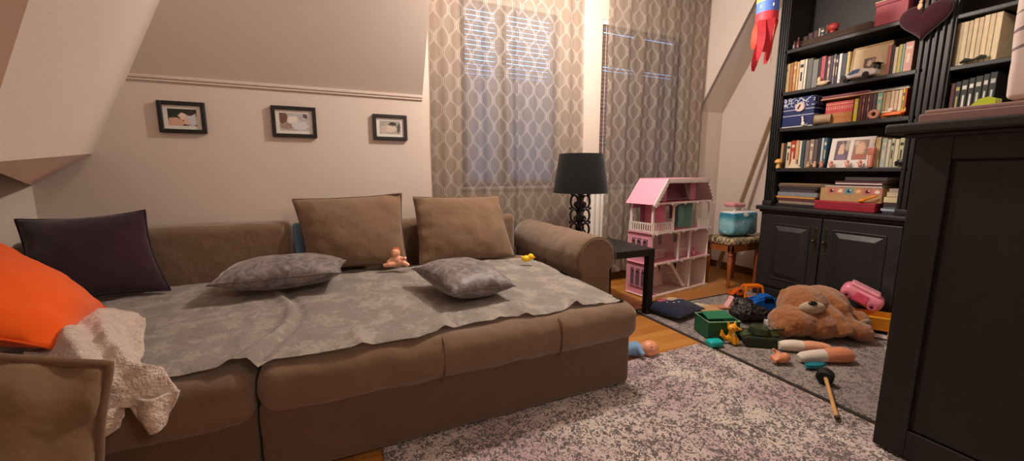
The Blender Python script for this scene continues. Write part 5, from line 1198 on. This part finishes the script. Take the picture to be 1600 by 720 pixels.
# --- orange yellow truck bed
q = (P(1357, 514)+P(1402, 520))/2+V((-.07, .0, 0)); r = thing('toy_truck', 'yellow orange plastic toy dump bucket right of the teddy bear', 'toy truck', q); ud = V((.55, -.83, 0)).normalized(); vd = V((.83, .55, 0)); M_YO = mat((240, 160, 24), .35, .05)
def tq(a, c_, z): return q+(ud*a+vd*c_)*.8+V((0, 0, z))
for (A_, B_, C_, D_) in ((tq(-.12, -.06, .035), tq(.12, -.06, .035), tq(.15, -.09, .12), tq(-.15, -.09, .12)), (tq(-.12, .06, .035), tq(.12, .06, .035), tq(.15, .09, .12), tq(-.15, .09, .12)), (tq(-.12, -.06, .035), tq(-.12, .06, .035), tq(-.15, .09, .12), tq(-.15, -.09, .12)), (tq(.12, -.06, .035), tq(.12, .06, .035), tq(.15, .09, .12), tq(.15, -.09, .12)), (tq(-.12, -.06, .035), tq(.12, -.06, .035), tq(.12, .06, .035), tq(-.12, .06, .035))):
    b = MB(); n_ = (B_-A_).cross(D_-A_).normalized(); b.prism([A_, B_, C_, D_], n_*.004); b.build('bucket_wall', M_YO, r)
b = MB(); b.tube([tq(-.15, -.09, .12), tq(.15, -.09, .12), tq(.15, .09, .12), tq(-.15, .09, .12)], .006, 8, close=True); b.build('rim', mat((246, 176, 40), .35), r, smooth=True)
for sx in (-.08, .08):
    for sy in (-.075, .075):
        b = MB(); b.cyl(tq(sx, sy-.014, .026), tq(sx, sy+.014, .026), .025, seg=20); b.build('wheel', mat((226, 140, 20), .4), r, smooth=True)
for (u, v_, rr, c_, lb) in ((1377, 516, .018, (240, 196, 40), 'small yellow ball just right of the paw of the teddy bear'), (1394, 515, .016, (236, 190, 36), 'small yellow ball beside the dark cabinet edge, under the yellow bucket'), (1392, 532, .022, (226, 170, 120), 'peach ball at the dark cabinet edge, right of the teddy bear'), (1390, 552, .024, (206, 212, 204), 'pale grey ball at the dark cabinet edge, below the peach ball'), (1388, 598, .022, (206, 208, 178), 'cream ball at the dark cabinet edge, lowest of the balls')):
    q = P(u, v_)+V((0, 0, rr)); b = MB(); b.ell(q, (rr, rr, rr)); b.tube([q+V((rr*1.0*math.cos(a), rr*1.0*math.sin(a), 0)) for a in [2*PI*k/20 for k in range(20)]], .0008, 5, close=True); tag(b.build('toy_ball', mat(c_, .4, .04), smooth='full'), lb, 'ball')
# --- navy cushion
c = [P(1009, 484, .06), P(1060, 472, .06), P(1104, 496, .06), P(1046, 511, .05)]
c = [V((2.045, 2.205, .055)), V((2.37, 2.225, .055)), V((2.43, 1.955, .055)), V((2.11, 1.90, .05))]
r = cushion('floor_cushion', 'navy cushion', 'cushion', c, .115, fabric((26, 32, 58), .2, .1, .3), fabric((20, 24, 46), .1), .003, pinch=.05, seed=71, wr=.005)
r['label'] = 'navy blue cushion with pink and cream print, on the rug by the table leg'
def onpillow(u, v, h): p = (c[0]*(1-u)+c[1]*u)*(1-v)+(c[3]*(1-u)+c[2]*u)*v; cen = sum(c, V((0, 0, 0)))/4; uu, vv = 2*u-1, 2*v-1; k = .05*((1-uu**2)*vv**2+(1-vv**2)*uu**2); p = p+(cen-p)*k; p.z += .0575*((4*u*(1-u))*(4*v*(1-v)))**.55+h; return p
def patch(name, cu, cv, ru, rv, col, h=.004):
    b = MB(); n = 26; g0 = b.bm.verts.new(onpillow(cu, cv, h)); prev = None; rings = []
    for k in (0.5, 1.0): rings.append([b.bm.verts.new(onpillow(cu+ru*k*math.cos(2*PI*i/n)*(1+.12*math.sin(i*2.2)), cv+rv*k*math.sin(2*PI*i/n)*(1+.1*math.sin(i*1.7)), h)) for i in range(n)])
    for i in range(n):
        b.bm.faces.new((g0, rings[0][i], rings[0][(i+1) % n])); b.bm.faces.new((rings[0][i], rings[1][i], rings[1][(i+1) % n], rings[0][(i+1) % n]))
    bmesh.ops.solidify(b.bm, geom=b.bm.faces[:], thickness=.001); b.build(name, mat(col, .8, .08), r)
patch('print', .50, .36, .17, .18, (226, 206, 190)); patch('print', .32, .30, .12, .13, (206, 120, 140), .005); patch('print', .56, .40, .10, .09, (236, 218, 176), .006); patch('print', .66, .52, .09, .05, (176, 168, 206), .0065)
for (u_, v_) in ((.26, .5), (.34, .62), (.46, .66), (.2, .2)): patch('star_print', u_, v_, .018, .022, (226, 214, 220), .005)
# --- green crate and things around it
q = P(1104, 528); r = thing('toy_crate', 'dark green open plastic crate behind the yellow fox toy', 'crate', q); ux = V((.93, -.36, 0)).normalized(); vx = V((.36, .93, 0)).normalized(); GL, GW, GH = .20, .17, .115
q = P(1106, 531)
def gq(a, c_, z): return q+ux*a+vx*c_+V((0, 0, z))
M_GR = mat((14, 92, 62), .4, .08)
for (a0, c0_, a1, c1_) in ((0, 0, GL, 0), (GL, 0, GL, GW), (GL, GW, 0, GW), (0, GW, 0, 0)):
    p0, p1 = gq(a0, c0_, .0), gq(a1, c1_, .0); dn = (p1-p0).normalized().cross(V((0, 0, 1)))
    b = MB(); b.prism([p0, p1, p1+V((0, 0, GH)), p0+V((0, 0, GH))], -dn*.004); b.build('side', M_GR, r)
b = MB(); b.prism([gq(0, 0, .0), gq(GL, 0, .0), gq(GL, GW, .0), gq(0, GW, .0)], (0, 0, .004)); b.build('crate_bottom', M_GR, r)
b = MB(); b.tube([gq(0, 0, GH), gq(GL, 0, GH), gq(GL, GW, GH), gq(0, GW, GH)], .004, 6, close=True); b.build('pale_rim', mat((150, 190, 160), .5), r)
b = MB(); b.prism([gq(.01, .03, GH+.006), gq(.15, .0, GH+.02), gq(.17, .12, GH+.028), gq(.03, .15, GH+.012)], (0, 0, .005)); o = b.build('book', [cmat((20, 110, 74))]); tag(o, 'thin green picture book lying on top of the green crate', 'book')
q = P(1165, 510)
pts = [('e', q+V((.0, .06, .055)), (.10, .075, .055), rz(-.4)), ('e', q+V((.08, .03, .05)), (.09, .06, .05), rz(-.5)), ('e', q+V((-.04, .02, .075)), (.05, .04, .035)), ('e', q+V((.04, .06, .09)), (.05, .04, .03))]
pts = [(p[0], p[1]+V((.10, .02, 0)), *p[2:]) for p in pts]
o = blobs('crumpled_bag', pts, mat((34, 33, 32), .5, .2, 30, .8, 30), None, .006, 2, .02); tag(o, 'crumpled black bag between the green crate and the teddy bear', 'bag')
q = P(1163, 486); o = blobs('black_toy_bundle', [('e', q+V((0, 0, .05)), (.075, .06, .05)), ('e', q+V((.06, .0, .04)), (.05, .05, .04)), ('e', q+V((-.02, .03, .075)), (.04, .04, .025)), ('t', [q+V((-.06, 0, .03)), q+V((-.08, .02, .07)), q+V((-.03, .02, .095))], [.012, .012, .010])], mat((26, 26, 28), .45, .2, 40), None, .005, 2, .012); tag(o, 'lumpy black fuzzy toy in front of the small orange stand', 'toy')
# --- small orange stand
q = P(1181, 463)+V((-.05, .0, 0)); r = thing('toy_stand', 'tiny orange plastic toy stand open underneath, against the bookcase corner', 'toy', q); ex = V((.92, -.39, 0)); M_OR = mat((242, 128, 22), .35, .05)
def oq(a, d_, z): return q+ex*a+V((.39, .92, 0))*d_+V((0, 0, z))
for s_ in (-1, 1):
    for d_ in (-.03, .05):
        b = MB(); b.tube([oq(s_*.082, d_, .0), oq(s_*.066, d_*.7, .095)], [.008, .009], 8); b.build('leg', M_OR, r, smooth=True)
b = MB(); b.prism([oq(-.072, -.026, .088), oq(.072, -.026, .088), oq(.066, .04, .088), oq(-.066, .04, .088)], (0, 0, .02)); bmesh.ops.bevel(b.bm, geom=b.bm.edges[:], offset=.004, segments=2, affect='EDGES'); b.build('top', M_OR, r, smooth=True)
b = MB(); b.tube([oq(-.075, -.03, .018), oq(.075, -.03, .018)], .006, 8); b.build('crossbar', M_OR, r)
# --- blue toy car and black one
def toycar(q, ang, L, c1, c2, label, cat='toy car'):
    r = thing('toy_car', label, cat, q); M_ = rz(ang)
    T_ = lambda a, c_, z: q+M_@V((a, c_, z))
    prof = [(-.5, .10), (-.5, .24), (-.25, .30), (-.12, .50), (.2, .50), (.32, .28), (.5, .22), (.5, .10)]
    b = MB(); b.prism([T_(a*L, -.21*L, z*L) for a, z in prof], M_@V((0, .42*L, 0))); bmesh.ops.bevel(b.bm, geom=b.bm.edges[:], offset=.012*L/.2, segments=2, affect='EDGES'); b.build('car_body', mat(c1, .3, .06), r, smooth=True)
    b = MB(); b.prism([T_(-.10*L, -.215*L, .34*L), T_(.16*L, -.215*L, .34*L), T_(.12*L, -.215*L, .46*L), T_(-.07*L, -.215*L, .46*L)], M_@V((0, .43*L, 0))); b.build('side_window', mat(c2, .2), r)
    for sx in (-.30, .30):
        for sy in (-.24, .18):
            b = MB(); b.cyl(T_(sx*L, sy*L, .125*L), T_(sx*L, (sy+.06)*L, .125*L), .125*L, seg=20); b.build('wheel', mat((24, 24, 26), .6), r, smooth=True)
toycar(P(1188, 492)+V((.07, .03, 0)), -.5, .27, (20, 92, 186), (16, 22, 30), 'bright blue toy jeep between the black fuzzy toy and the bookcase')
toycar(P(1222, 484)+V((.02, .0, 0)), -1.2, .12, (30, 32, 36), (150, 160, 170), 'small black toy car between the blue jeep and the teddy bear')
toycar(P(1172, 468)+V((-.02, .10, 0)), -.3, .14, (214, 96, 30), (60, 40, 30), 'small orange toy car partly behind the black fuzzy toy')
# --- camouflage tank
q = P(1190, 537)+V((.01, .02, 0)); r = thing('toy_tank', 'camouflage green toy tank beside the yellow fox', 'toy tank', q); ang = -.62; M_ = rz(ang); T_ = lambda a, c_, z: q+M_@V((a, c_, z))*.86
def camo():
    s = NT('camouflage_plastic'); v = s.coord(); w = s.noise(v, 16, 2); s.l(s.ramp(w, [(.42, lin((36, 50, 30))), (.46, lin((66, 84, 44))), (.54, lin((66, 84, 44))), (.58, lin((24, 32, 24)))]), s.b.inputs['Base Color']); s.b.inputs['Roughness'].default_value = .45; return s.m
MCm = camo(); b = MB(); b.prism([T_(a, -.055, z) for a, z in ((-.13, .03), (-.135, .055), (-.10, .075), (.10, .075), (.14, .055), (.125, .03))], M_@V((0, .11, 0))); bmesh.ops.bevel(b.bm, geom=b.bm.edges[:], offset=.005, segments=2, affect='EDGES'); b.build('hull', MCm, r, smooth=True)
b = MB(); b.lathe([(.06, .0), (.062, .012), (.05, .038), (.03, .045), (.0, .046)], T_(-.01, 0, .072), 18); b.ell(T_(-.03, .01, .118), (.018, .018, .008)); b.build('turret', MCm, r, smooth=True)
b = MB(); b.cyl(T_(.04, 0, .092), T_(.15, 0, .105), .008, .006, 12); b.build('gun_barrel', MCm, r)
for sy in (-1, 1):
    b = MB(); pr = [(-.145, .05), (-.125, .066), (.12, .066), (.15, .05), (.125, .008), (.10, 0), (-.11, 0), (-.13, .008)]; b.prism([T_(a, sy*.058, z) for a, z in pr], M_@V((0, sy*.032, 0))); bmesh.ops.bevel(b.bm, geom=b.bm.edges[:], offset=.004, segments=2, affect='EDGES'); t = b.build('track', mat((40, 52, 34), .6, .2, 60, .8, 90), r, smooth=True)
    for k in range(4):
        b = MB(); b.cyl(T_(-.09+.06*k, sy*.088, .026), T_(-.09+.06*k, sy*.095, .026), .018, seg=16); b.build('road_wheel', MCm, r)
# --- yellow fox
q = P(1142, 536); r = thing('toy_fox', 'small yellow orange plastic fox figure sitting in front of the green crate', 'toy figure', q); fa = e; ff = -f
def fq(a, d_, z): return q+fa*a+ff*d_+V((0, 0, z+.002))
M_FX = mat((240, 168, 30), .3, .05)
blobs('body', [('e', fq(.004, 0, .034), (.030, .028, .034)), ('e', fq(-.002, .004, .066), (.02, .019, .026)), ('e', fq(0, .005, .098), (.032, .026, .024)), ('t', [fq(.018, .012, .096), fq(.05, .020, .092)], [.014, .005]),
    ('t', [fq(-.018, 0, .105), fq(-.030, -.002, .138)], [.012, .003]), ('t', [fq(.012, 0, .108), fq(.020, -.002, .14)], [.012, .003]), ('t', [fq(-.022, -.01, .02), fq(-.05, -.015, .045), fq(-.055, -.012, .080)], [.012, .015, .004]), ('t', [fq(.0, .026, .05), fq(.004, .032, .006)], [.010, .012]), ('t', [fq(.022, .020, .04), fq(.026, .028, .006)], [.010, .012])], M_FX, r, .0032, 2)
b = MB(); b.ell(fq(.012, .031, .103), (.004, .003, .005)); b.ell(fq(-.014, .029, .103), (.004, .003, .005)); b.ell(fq(.052, .021, .094), (.005, .004, .004)); b.build('eyes_and_nose', mat((30, 22, 18), .3), r, smooth=True)
b = MB(); b.ell(fq(.0, .020, .058), (.011, .008, .018)); b.build('pale_chest', mat((244, 214, 140), .4), r, smooth=True)
# --- teal case
q = P(1116, 540); b = softbox(-.045, .045, -.03, .03, .0, .038, .014, n=6, nz=0, puff=(0, 0, .003))
for v_ in b.bm.verts: v_.co = q+rz(-.25)@v_.co
r = thing('plastic_case', 'small turquoise rounded plastic case left of the yellow fox', 'case', q); b.build('case_body', mat((20, 178, 178), .3, .05), r, smooth='full')
b = MB(); b.box(q+V((0, 0, .022)), (.0925, .0625, .0015), rz(-.25), bev=.0005); b.build('lid_seam', mat((14, 140, 142), .4), r)
# --- flat and small bits
def card(name, u, v, L, W_, t, ang, c_, label, cat, z=ZR, tilt=0):
    q = P(u, v); b = MB(); b.box(q+V((0, 0, t/2+max(0, abs(math.sin(tilt))*W_/2)+z-ZR)), (L, W_, t), rz(ang) @ Matrix.Rotation(tilt, 3, 'X'), bev=min(.002, t*.3)); return tag(b.build(name, mat(c_, .6, .1)), label, cat)
card('picture_book', 1100, 486, .26, .16, .012, -.2, (196, 150, 108), 'tan picture book lying flat between the navy cushion and the green crate', 'book')
card('paper_sheet', 1094, 479, .16, .10, .003, .5, (206, 196, 170), 'cream paper sheet lying at the far edge of the grey rug', 'paper')
card('wooden_puzzle', 1128, 480, .15, .08, .010, -.5, (190, 130, 96), 'small reddish wooden puzzle board behind the green crate', 'puzzle')
card('white_card', 1160, 489, .13, .07, .004, -.4, (226, 216, 200), 'white card with rounded corners behind the black bag', 'card', z=ZR+.0)
card('white_box', 1207, 507, .09, .06, .028, -.5, (222, 218, 210), 'small white box between the tank and the teddy bear head', 'box')
card('leaflet', 1368, 521, .12, .10, .002, -.7, (60, 120, 176), 'blue leaflet under the yellow ball by the teddy bear', 'leaflet')
card('leaflet', 1378, 526, .14, .09, .002, -1.1, (206, 204, 214), 'white leaflet sticking out beside the blue one', 'leaflet', z=ZR+.003)
q = P(1143, 481); b = MB(); b.prism([q+V((-.05, 0, 0)), q+V((.06, -.02, 0)), q+V((.02, .0, .085))], (.01, .045, 0)); tag(b.build('pink_wedge', mat((232, 176, 176), .5)), 'pale pink triangular toy block behind the green crate', 'toy block')
q = P(1150, 482)+V((.04, 0, 0)); b = MB(); b.box(q+V((0, 0, .02)), (.045, .04, .04), rz(.3), bev=.005); tag(b.build('toy_cube', mat((90, 150, 170), .5)), 'small blue grey toy cube beside the pale pink wedge', 'toy block')
# --- doll limbs in front of the bear
def limb(label, p0, p1, z, rr, sleeve, lift=0):
    a, c_ = P(*p0), P(*p1); a.z = c_.z = 0; L = (c_-a); r = thing('doll_piece', label, 'doll part', (a.x, a.y, ZR))
    at = lambda t, s_=0, h=0: a+L*t+V((-L.y, L.x, 0)).normalized()*s_+V((0, 0, ZR+h))
    return r, at
r, at = limb('doll arm with white sleeve and open pink hand, nearest the tank', (1216, 546), (1296, 552), 0, 0, 0)
blobs('arm', [('t', [at(.38, 0, .030), at(.62, .004, .032), at(.85, .004, .03), at(1.0, .0, .03)], [.029, .034, .031, .022])], M_SKIN2, r, .003, 3)
b = MB(); b.tube([at(.0, 0, .026), at(.12, 0, .029), at(.30, 0, .032), at(.46, .0, .032)], [.024, .031, .034, .032], 18); b.build('sleeve', fabric((232, 222, 206), .3, .05), r, smooth=True)
r, at = limb('doll leg with white sock lying in front of the other limb, pointing right', (1245, 565), (1330, 564), 0, 0, 0)
blobs('leg', [('t', [at(.40, 0, .033), at(.60, .0, .036), at(.80, .0, .037), at(.95, .0, .034), at(1.0, 0, .034)], [.032, .041, .044, .037, .022])], M_SKIN, r, .003, 3)
b = MB(); b.tube([at(.02, 0, .020), at(.10, 0, .026), at(.28, 0, .030), at(.48, .0, .034)], [.020, .030, .034, .036], 18); b.build('sock', fabric((226, 216, 204), .3, .08), r, smooth=True)
q = P(1222, 568); r = thing('doll_hand', 'chubby doll hand with bent thumb and fingers, front left of the doll limbs', 'doll part', q)
qa = lambda a, d_, z: q+e*a+f*d_+V((0, 0, z))
blobs('hand', [('e', qa(0, .01, .027), (.042, .030, .026), RB), ('e', qa(.02, .01, .032), (.026, .026, .026), RB), ('t', [qa(.0, .03, .035), qa(-.008, .045, .05), qa(-.024, .05, .062)], [.014, .009, .007])]+[('t', [qa(-.024, -.008+.011*k, .030+.002*k), qa(-.047, -.012+.011*k, .022+.003*k), qa(-.046, -.014+.011*k, .010+.002*k)], [.0085, .007, .006]) for k in range(4)], M_SKIN, r, .0026, 2)
b = MB(); q = P(1272, 575); M_ = rz(-.25); b.ell(q+V((0, 0, .014)), (.062, .024, .013), M_); b.tube([q+M_@V((.03, 0, .014)), q+M_@V((.075, .004, .012))], [.012, .006], 10); b.tube([q+M_@V((.055*math.cos(a), .019*math.sin(a), .024)) for a in [2*PI*k/24 for k in range(24)]], .003, 6, close=True)
tag(b.build('toy_brush', mat((16, 128, 146), .4, .06), smooth=True), 'oval teal toy brush in front of the doll leg', 'toy brush')
# --- mallet
a, c_ = P(1288, 598), P(1307, 657); r = thing('toy_mallet', 'wooden handled mallet with black rubber head on the rug', 'mallet', (a.x, a.y, ZR))
hd = V((a.x, a.y, ZR+.036)); tl = V((c_.x, c_.y, .028)); dr = (tl-hd).normalized(); b = MB()
b.lathe([(.030, -.026), (.036, -.020), (.036, .020), (.030, .026)], hd, 28, dr.cross(V((0, 0, 1)))*.25+V((0, 0, .0))+dr*1.0); b.build('rubber_head', mat((22, 24, 22), .6, .1), r, smooth=True)
b = MB(); b.tube([hd+dr*.0-dr*.03, hd+dr*.04, hd+dr*.12, tl-dr*.03, tl], [.009, .009, .0075, .0085, .011], 14); b.build('handle', mat((206, 160, 100), .5, .12, 14), r, smooth=True)
b = MB(); b.ell(tl+dr*.002, (.010, .010, .010)); b.build('end_cap', mat((60, 44, 30), .5), r, smooth=True)
# --- baby doll by the sofa corner
q = P(1014, 556, 0.002); r = thing('baby_doll', 'baby doll in light blue lying on the floor by the sofa corner', 'doll', q)
dx = V((.92, -.38, 0)).normalized()
b = MB(); hp = q+V((0, .0, .046))
hb = blobs('head', [('e', hp, (.054, .046, .046), rz(-.3)), ('e', hp+V((-.015, -.036, .012)), (.010, .010, .008)), ('e', hp+V((-.022, .03, -.01)), (.012, .008, .014)), ('e', hp+V((-.02, -.026, -.015)), (.02, .016, .014)), ('t', [hp, hp-dx*.06+V((0, 0, -.004))], [.03, .022])], mat((224, 152, 120), .4, .05), r, .003, 3)
b = MB()
for s_ in (-1, 1): b.ell(hp+V((-.006+.016*s_, -.040, .018-.010*s_)), (.005, .004, .004), seg=10, ring=8)
b.build('eyes', mat((40, 60, 90), .2), r, smooth=True)
b = MB(); bp0 = hp-dx*.13; blobs('blue_romper', [('e', hp-dx*.085+V((0, 0, .0)), (.045, .042, .042)), ('e', hp-dx*.14+V((0, 0, .0)), (.055, .046, .042)), ('t', [hp-dx*.09+V((0, -.02, .02)), hp-dx*.06+V((-.02, -.06, -.01))], [.02, .015]), ('t', [hp-dx*.16, hp-dx*.22+V((0, -.02, -.015))], [.026, .02])], fabric((122, 158, 196), .3, .06), r, .004, 3)
# --- small doll on the bed and yellow duck
z0 = .470
q = on(622, 416, 2, .475); r = thing('small_doll', 'small naked pink vinyl doll sitting on the bed against the brown cushion', 'doll', q)
qd = lambda a, d_, z: q+e*a+f*d_+V((0, 0, z))
blobs('body', [('e', qd(.0, 0, .035), (.034, .026, .034), RB), ('e', qd(-.012, .0, .085), (.028, .026, .028), RB), ('t', [qd(.01, -.01, .02), qd(.045, -.03, .03), qd(.075, -.03, .012)], [.018, .016, .011]), ('t', [qd(-.01, -.01, .02), qd(-.045, -.03, .018), qd(-.08, -.03, .012)], [.018, .015, .011]), ('t', [qd(.02, 0, .052), qd(.045, -.02, .048), qd(.055, -.03, .062)], [.012, .010, .009]), ('t', [qd(-.025, 0, .052), qd(-.045, -.02, .04), qd(-.055, -.03, .03)], [.012, .010, .009]), ('e', qd(-.016, -.026, .082), (.006, .006, .005))], mat((236, 172, 140), .45, .06), r, .003, 2)
b = MB(); b.ell(qd(-.012, .008, .098), (.026, .024, .020), RB); b.build('hair', mat((176, 92, 54), .8, .2, 60, .6, 80), r, smooth=True)
q = on(825, 409, 2, .462); r = thing('rubber_duck', 'bright yellow rubber duck on the bed corner next to the right armrest', 'rubber duck', q)
qd = lambda a, d_, z: q+e*a+f*d_+V((0, 0, z))
blobs('body', [('e', qd(-.012, 0, .022), (.030, .024, .022), RB), ('e', qd(.018, .0, .034), (.022, .020, .022), RB), ('t', [qd(-.03, .0, .026), qd(-.048, .0, .042)], [.012, .003])], mat((240, 200, 10), .35, .04), r, .0028, 2)
b = MB(); b.tube([qd(.030, -.01, .034), qd(.046, -.016, .032)], [.008, .004], 8); b.build('beak', mat((236, 130, 20), .4), r, smooth=True)
# ================================================================== LIGHT
w = bpy.data.worlds.new('daylight'); SC.world = w; w.use_nodes = True
w.node_tree.nodes['Background'].inputs[0].default_value = (.22, .52, 1, 1); w.node_tree.nodes['Background'].inputs[1].default_value = 6.0
def lamp(name, loc, energy, col, rad):
    d = bpy.data.lights.new(name, 'POINT'); d.energy = energy; d.color = col; d.shadow_soft_size = rad
    o = bpy.data.objects.new(name, d); COL.objects.link(o); o.location = loc; return o
lamp('ceiling_lamp_light', (1.5, 2.05, 2.4), 105, (1, .885, .78), .06)
lamp('rear_fill_light', (1.4, -1.3, 2.45), 48, (1, .86, .76), .2)  # unseen fill light added behind the camera to brighten the room
vs = SC.view_settings; vs.view_transform = 'Standard'; vs.look = 'None'; vs.gamma = 1; vs.use_curve_mapping = False; vs.exposure = .12
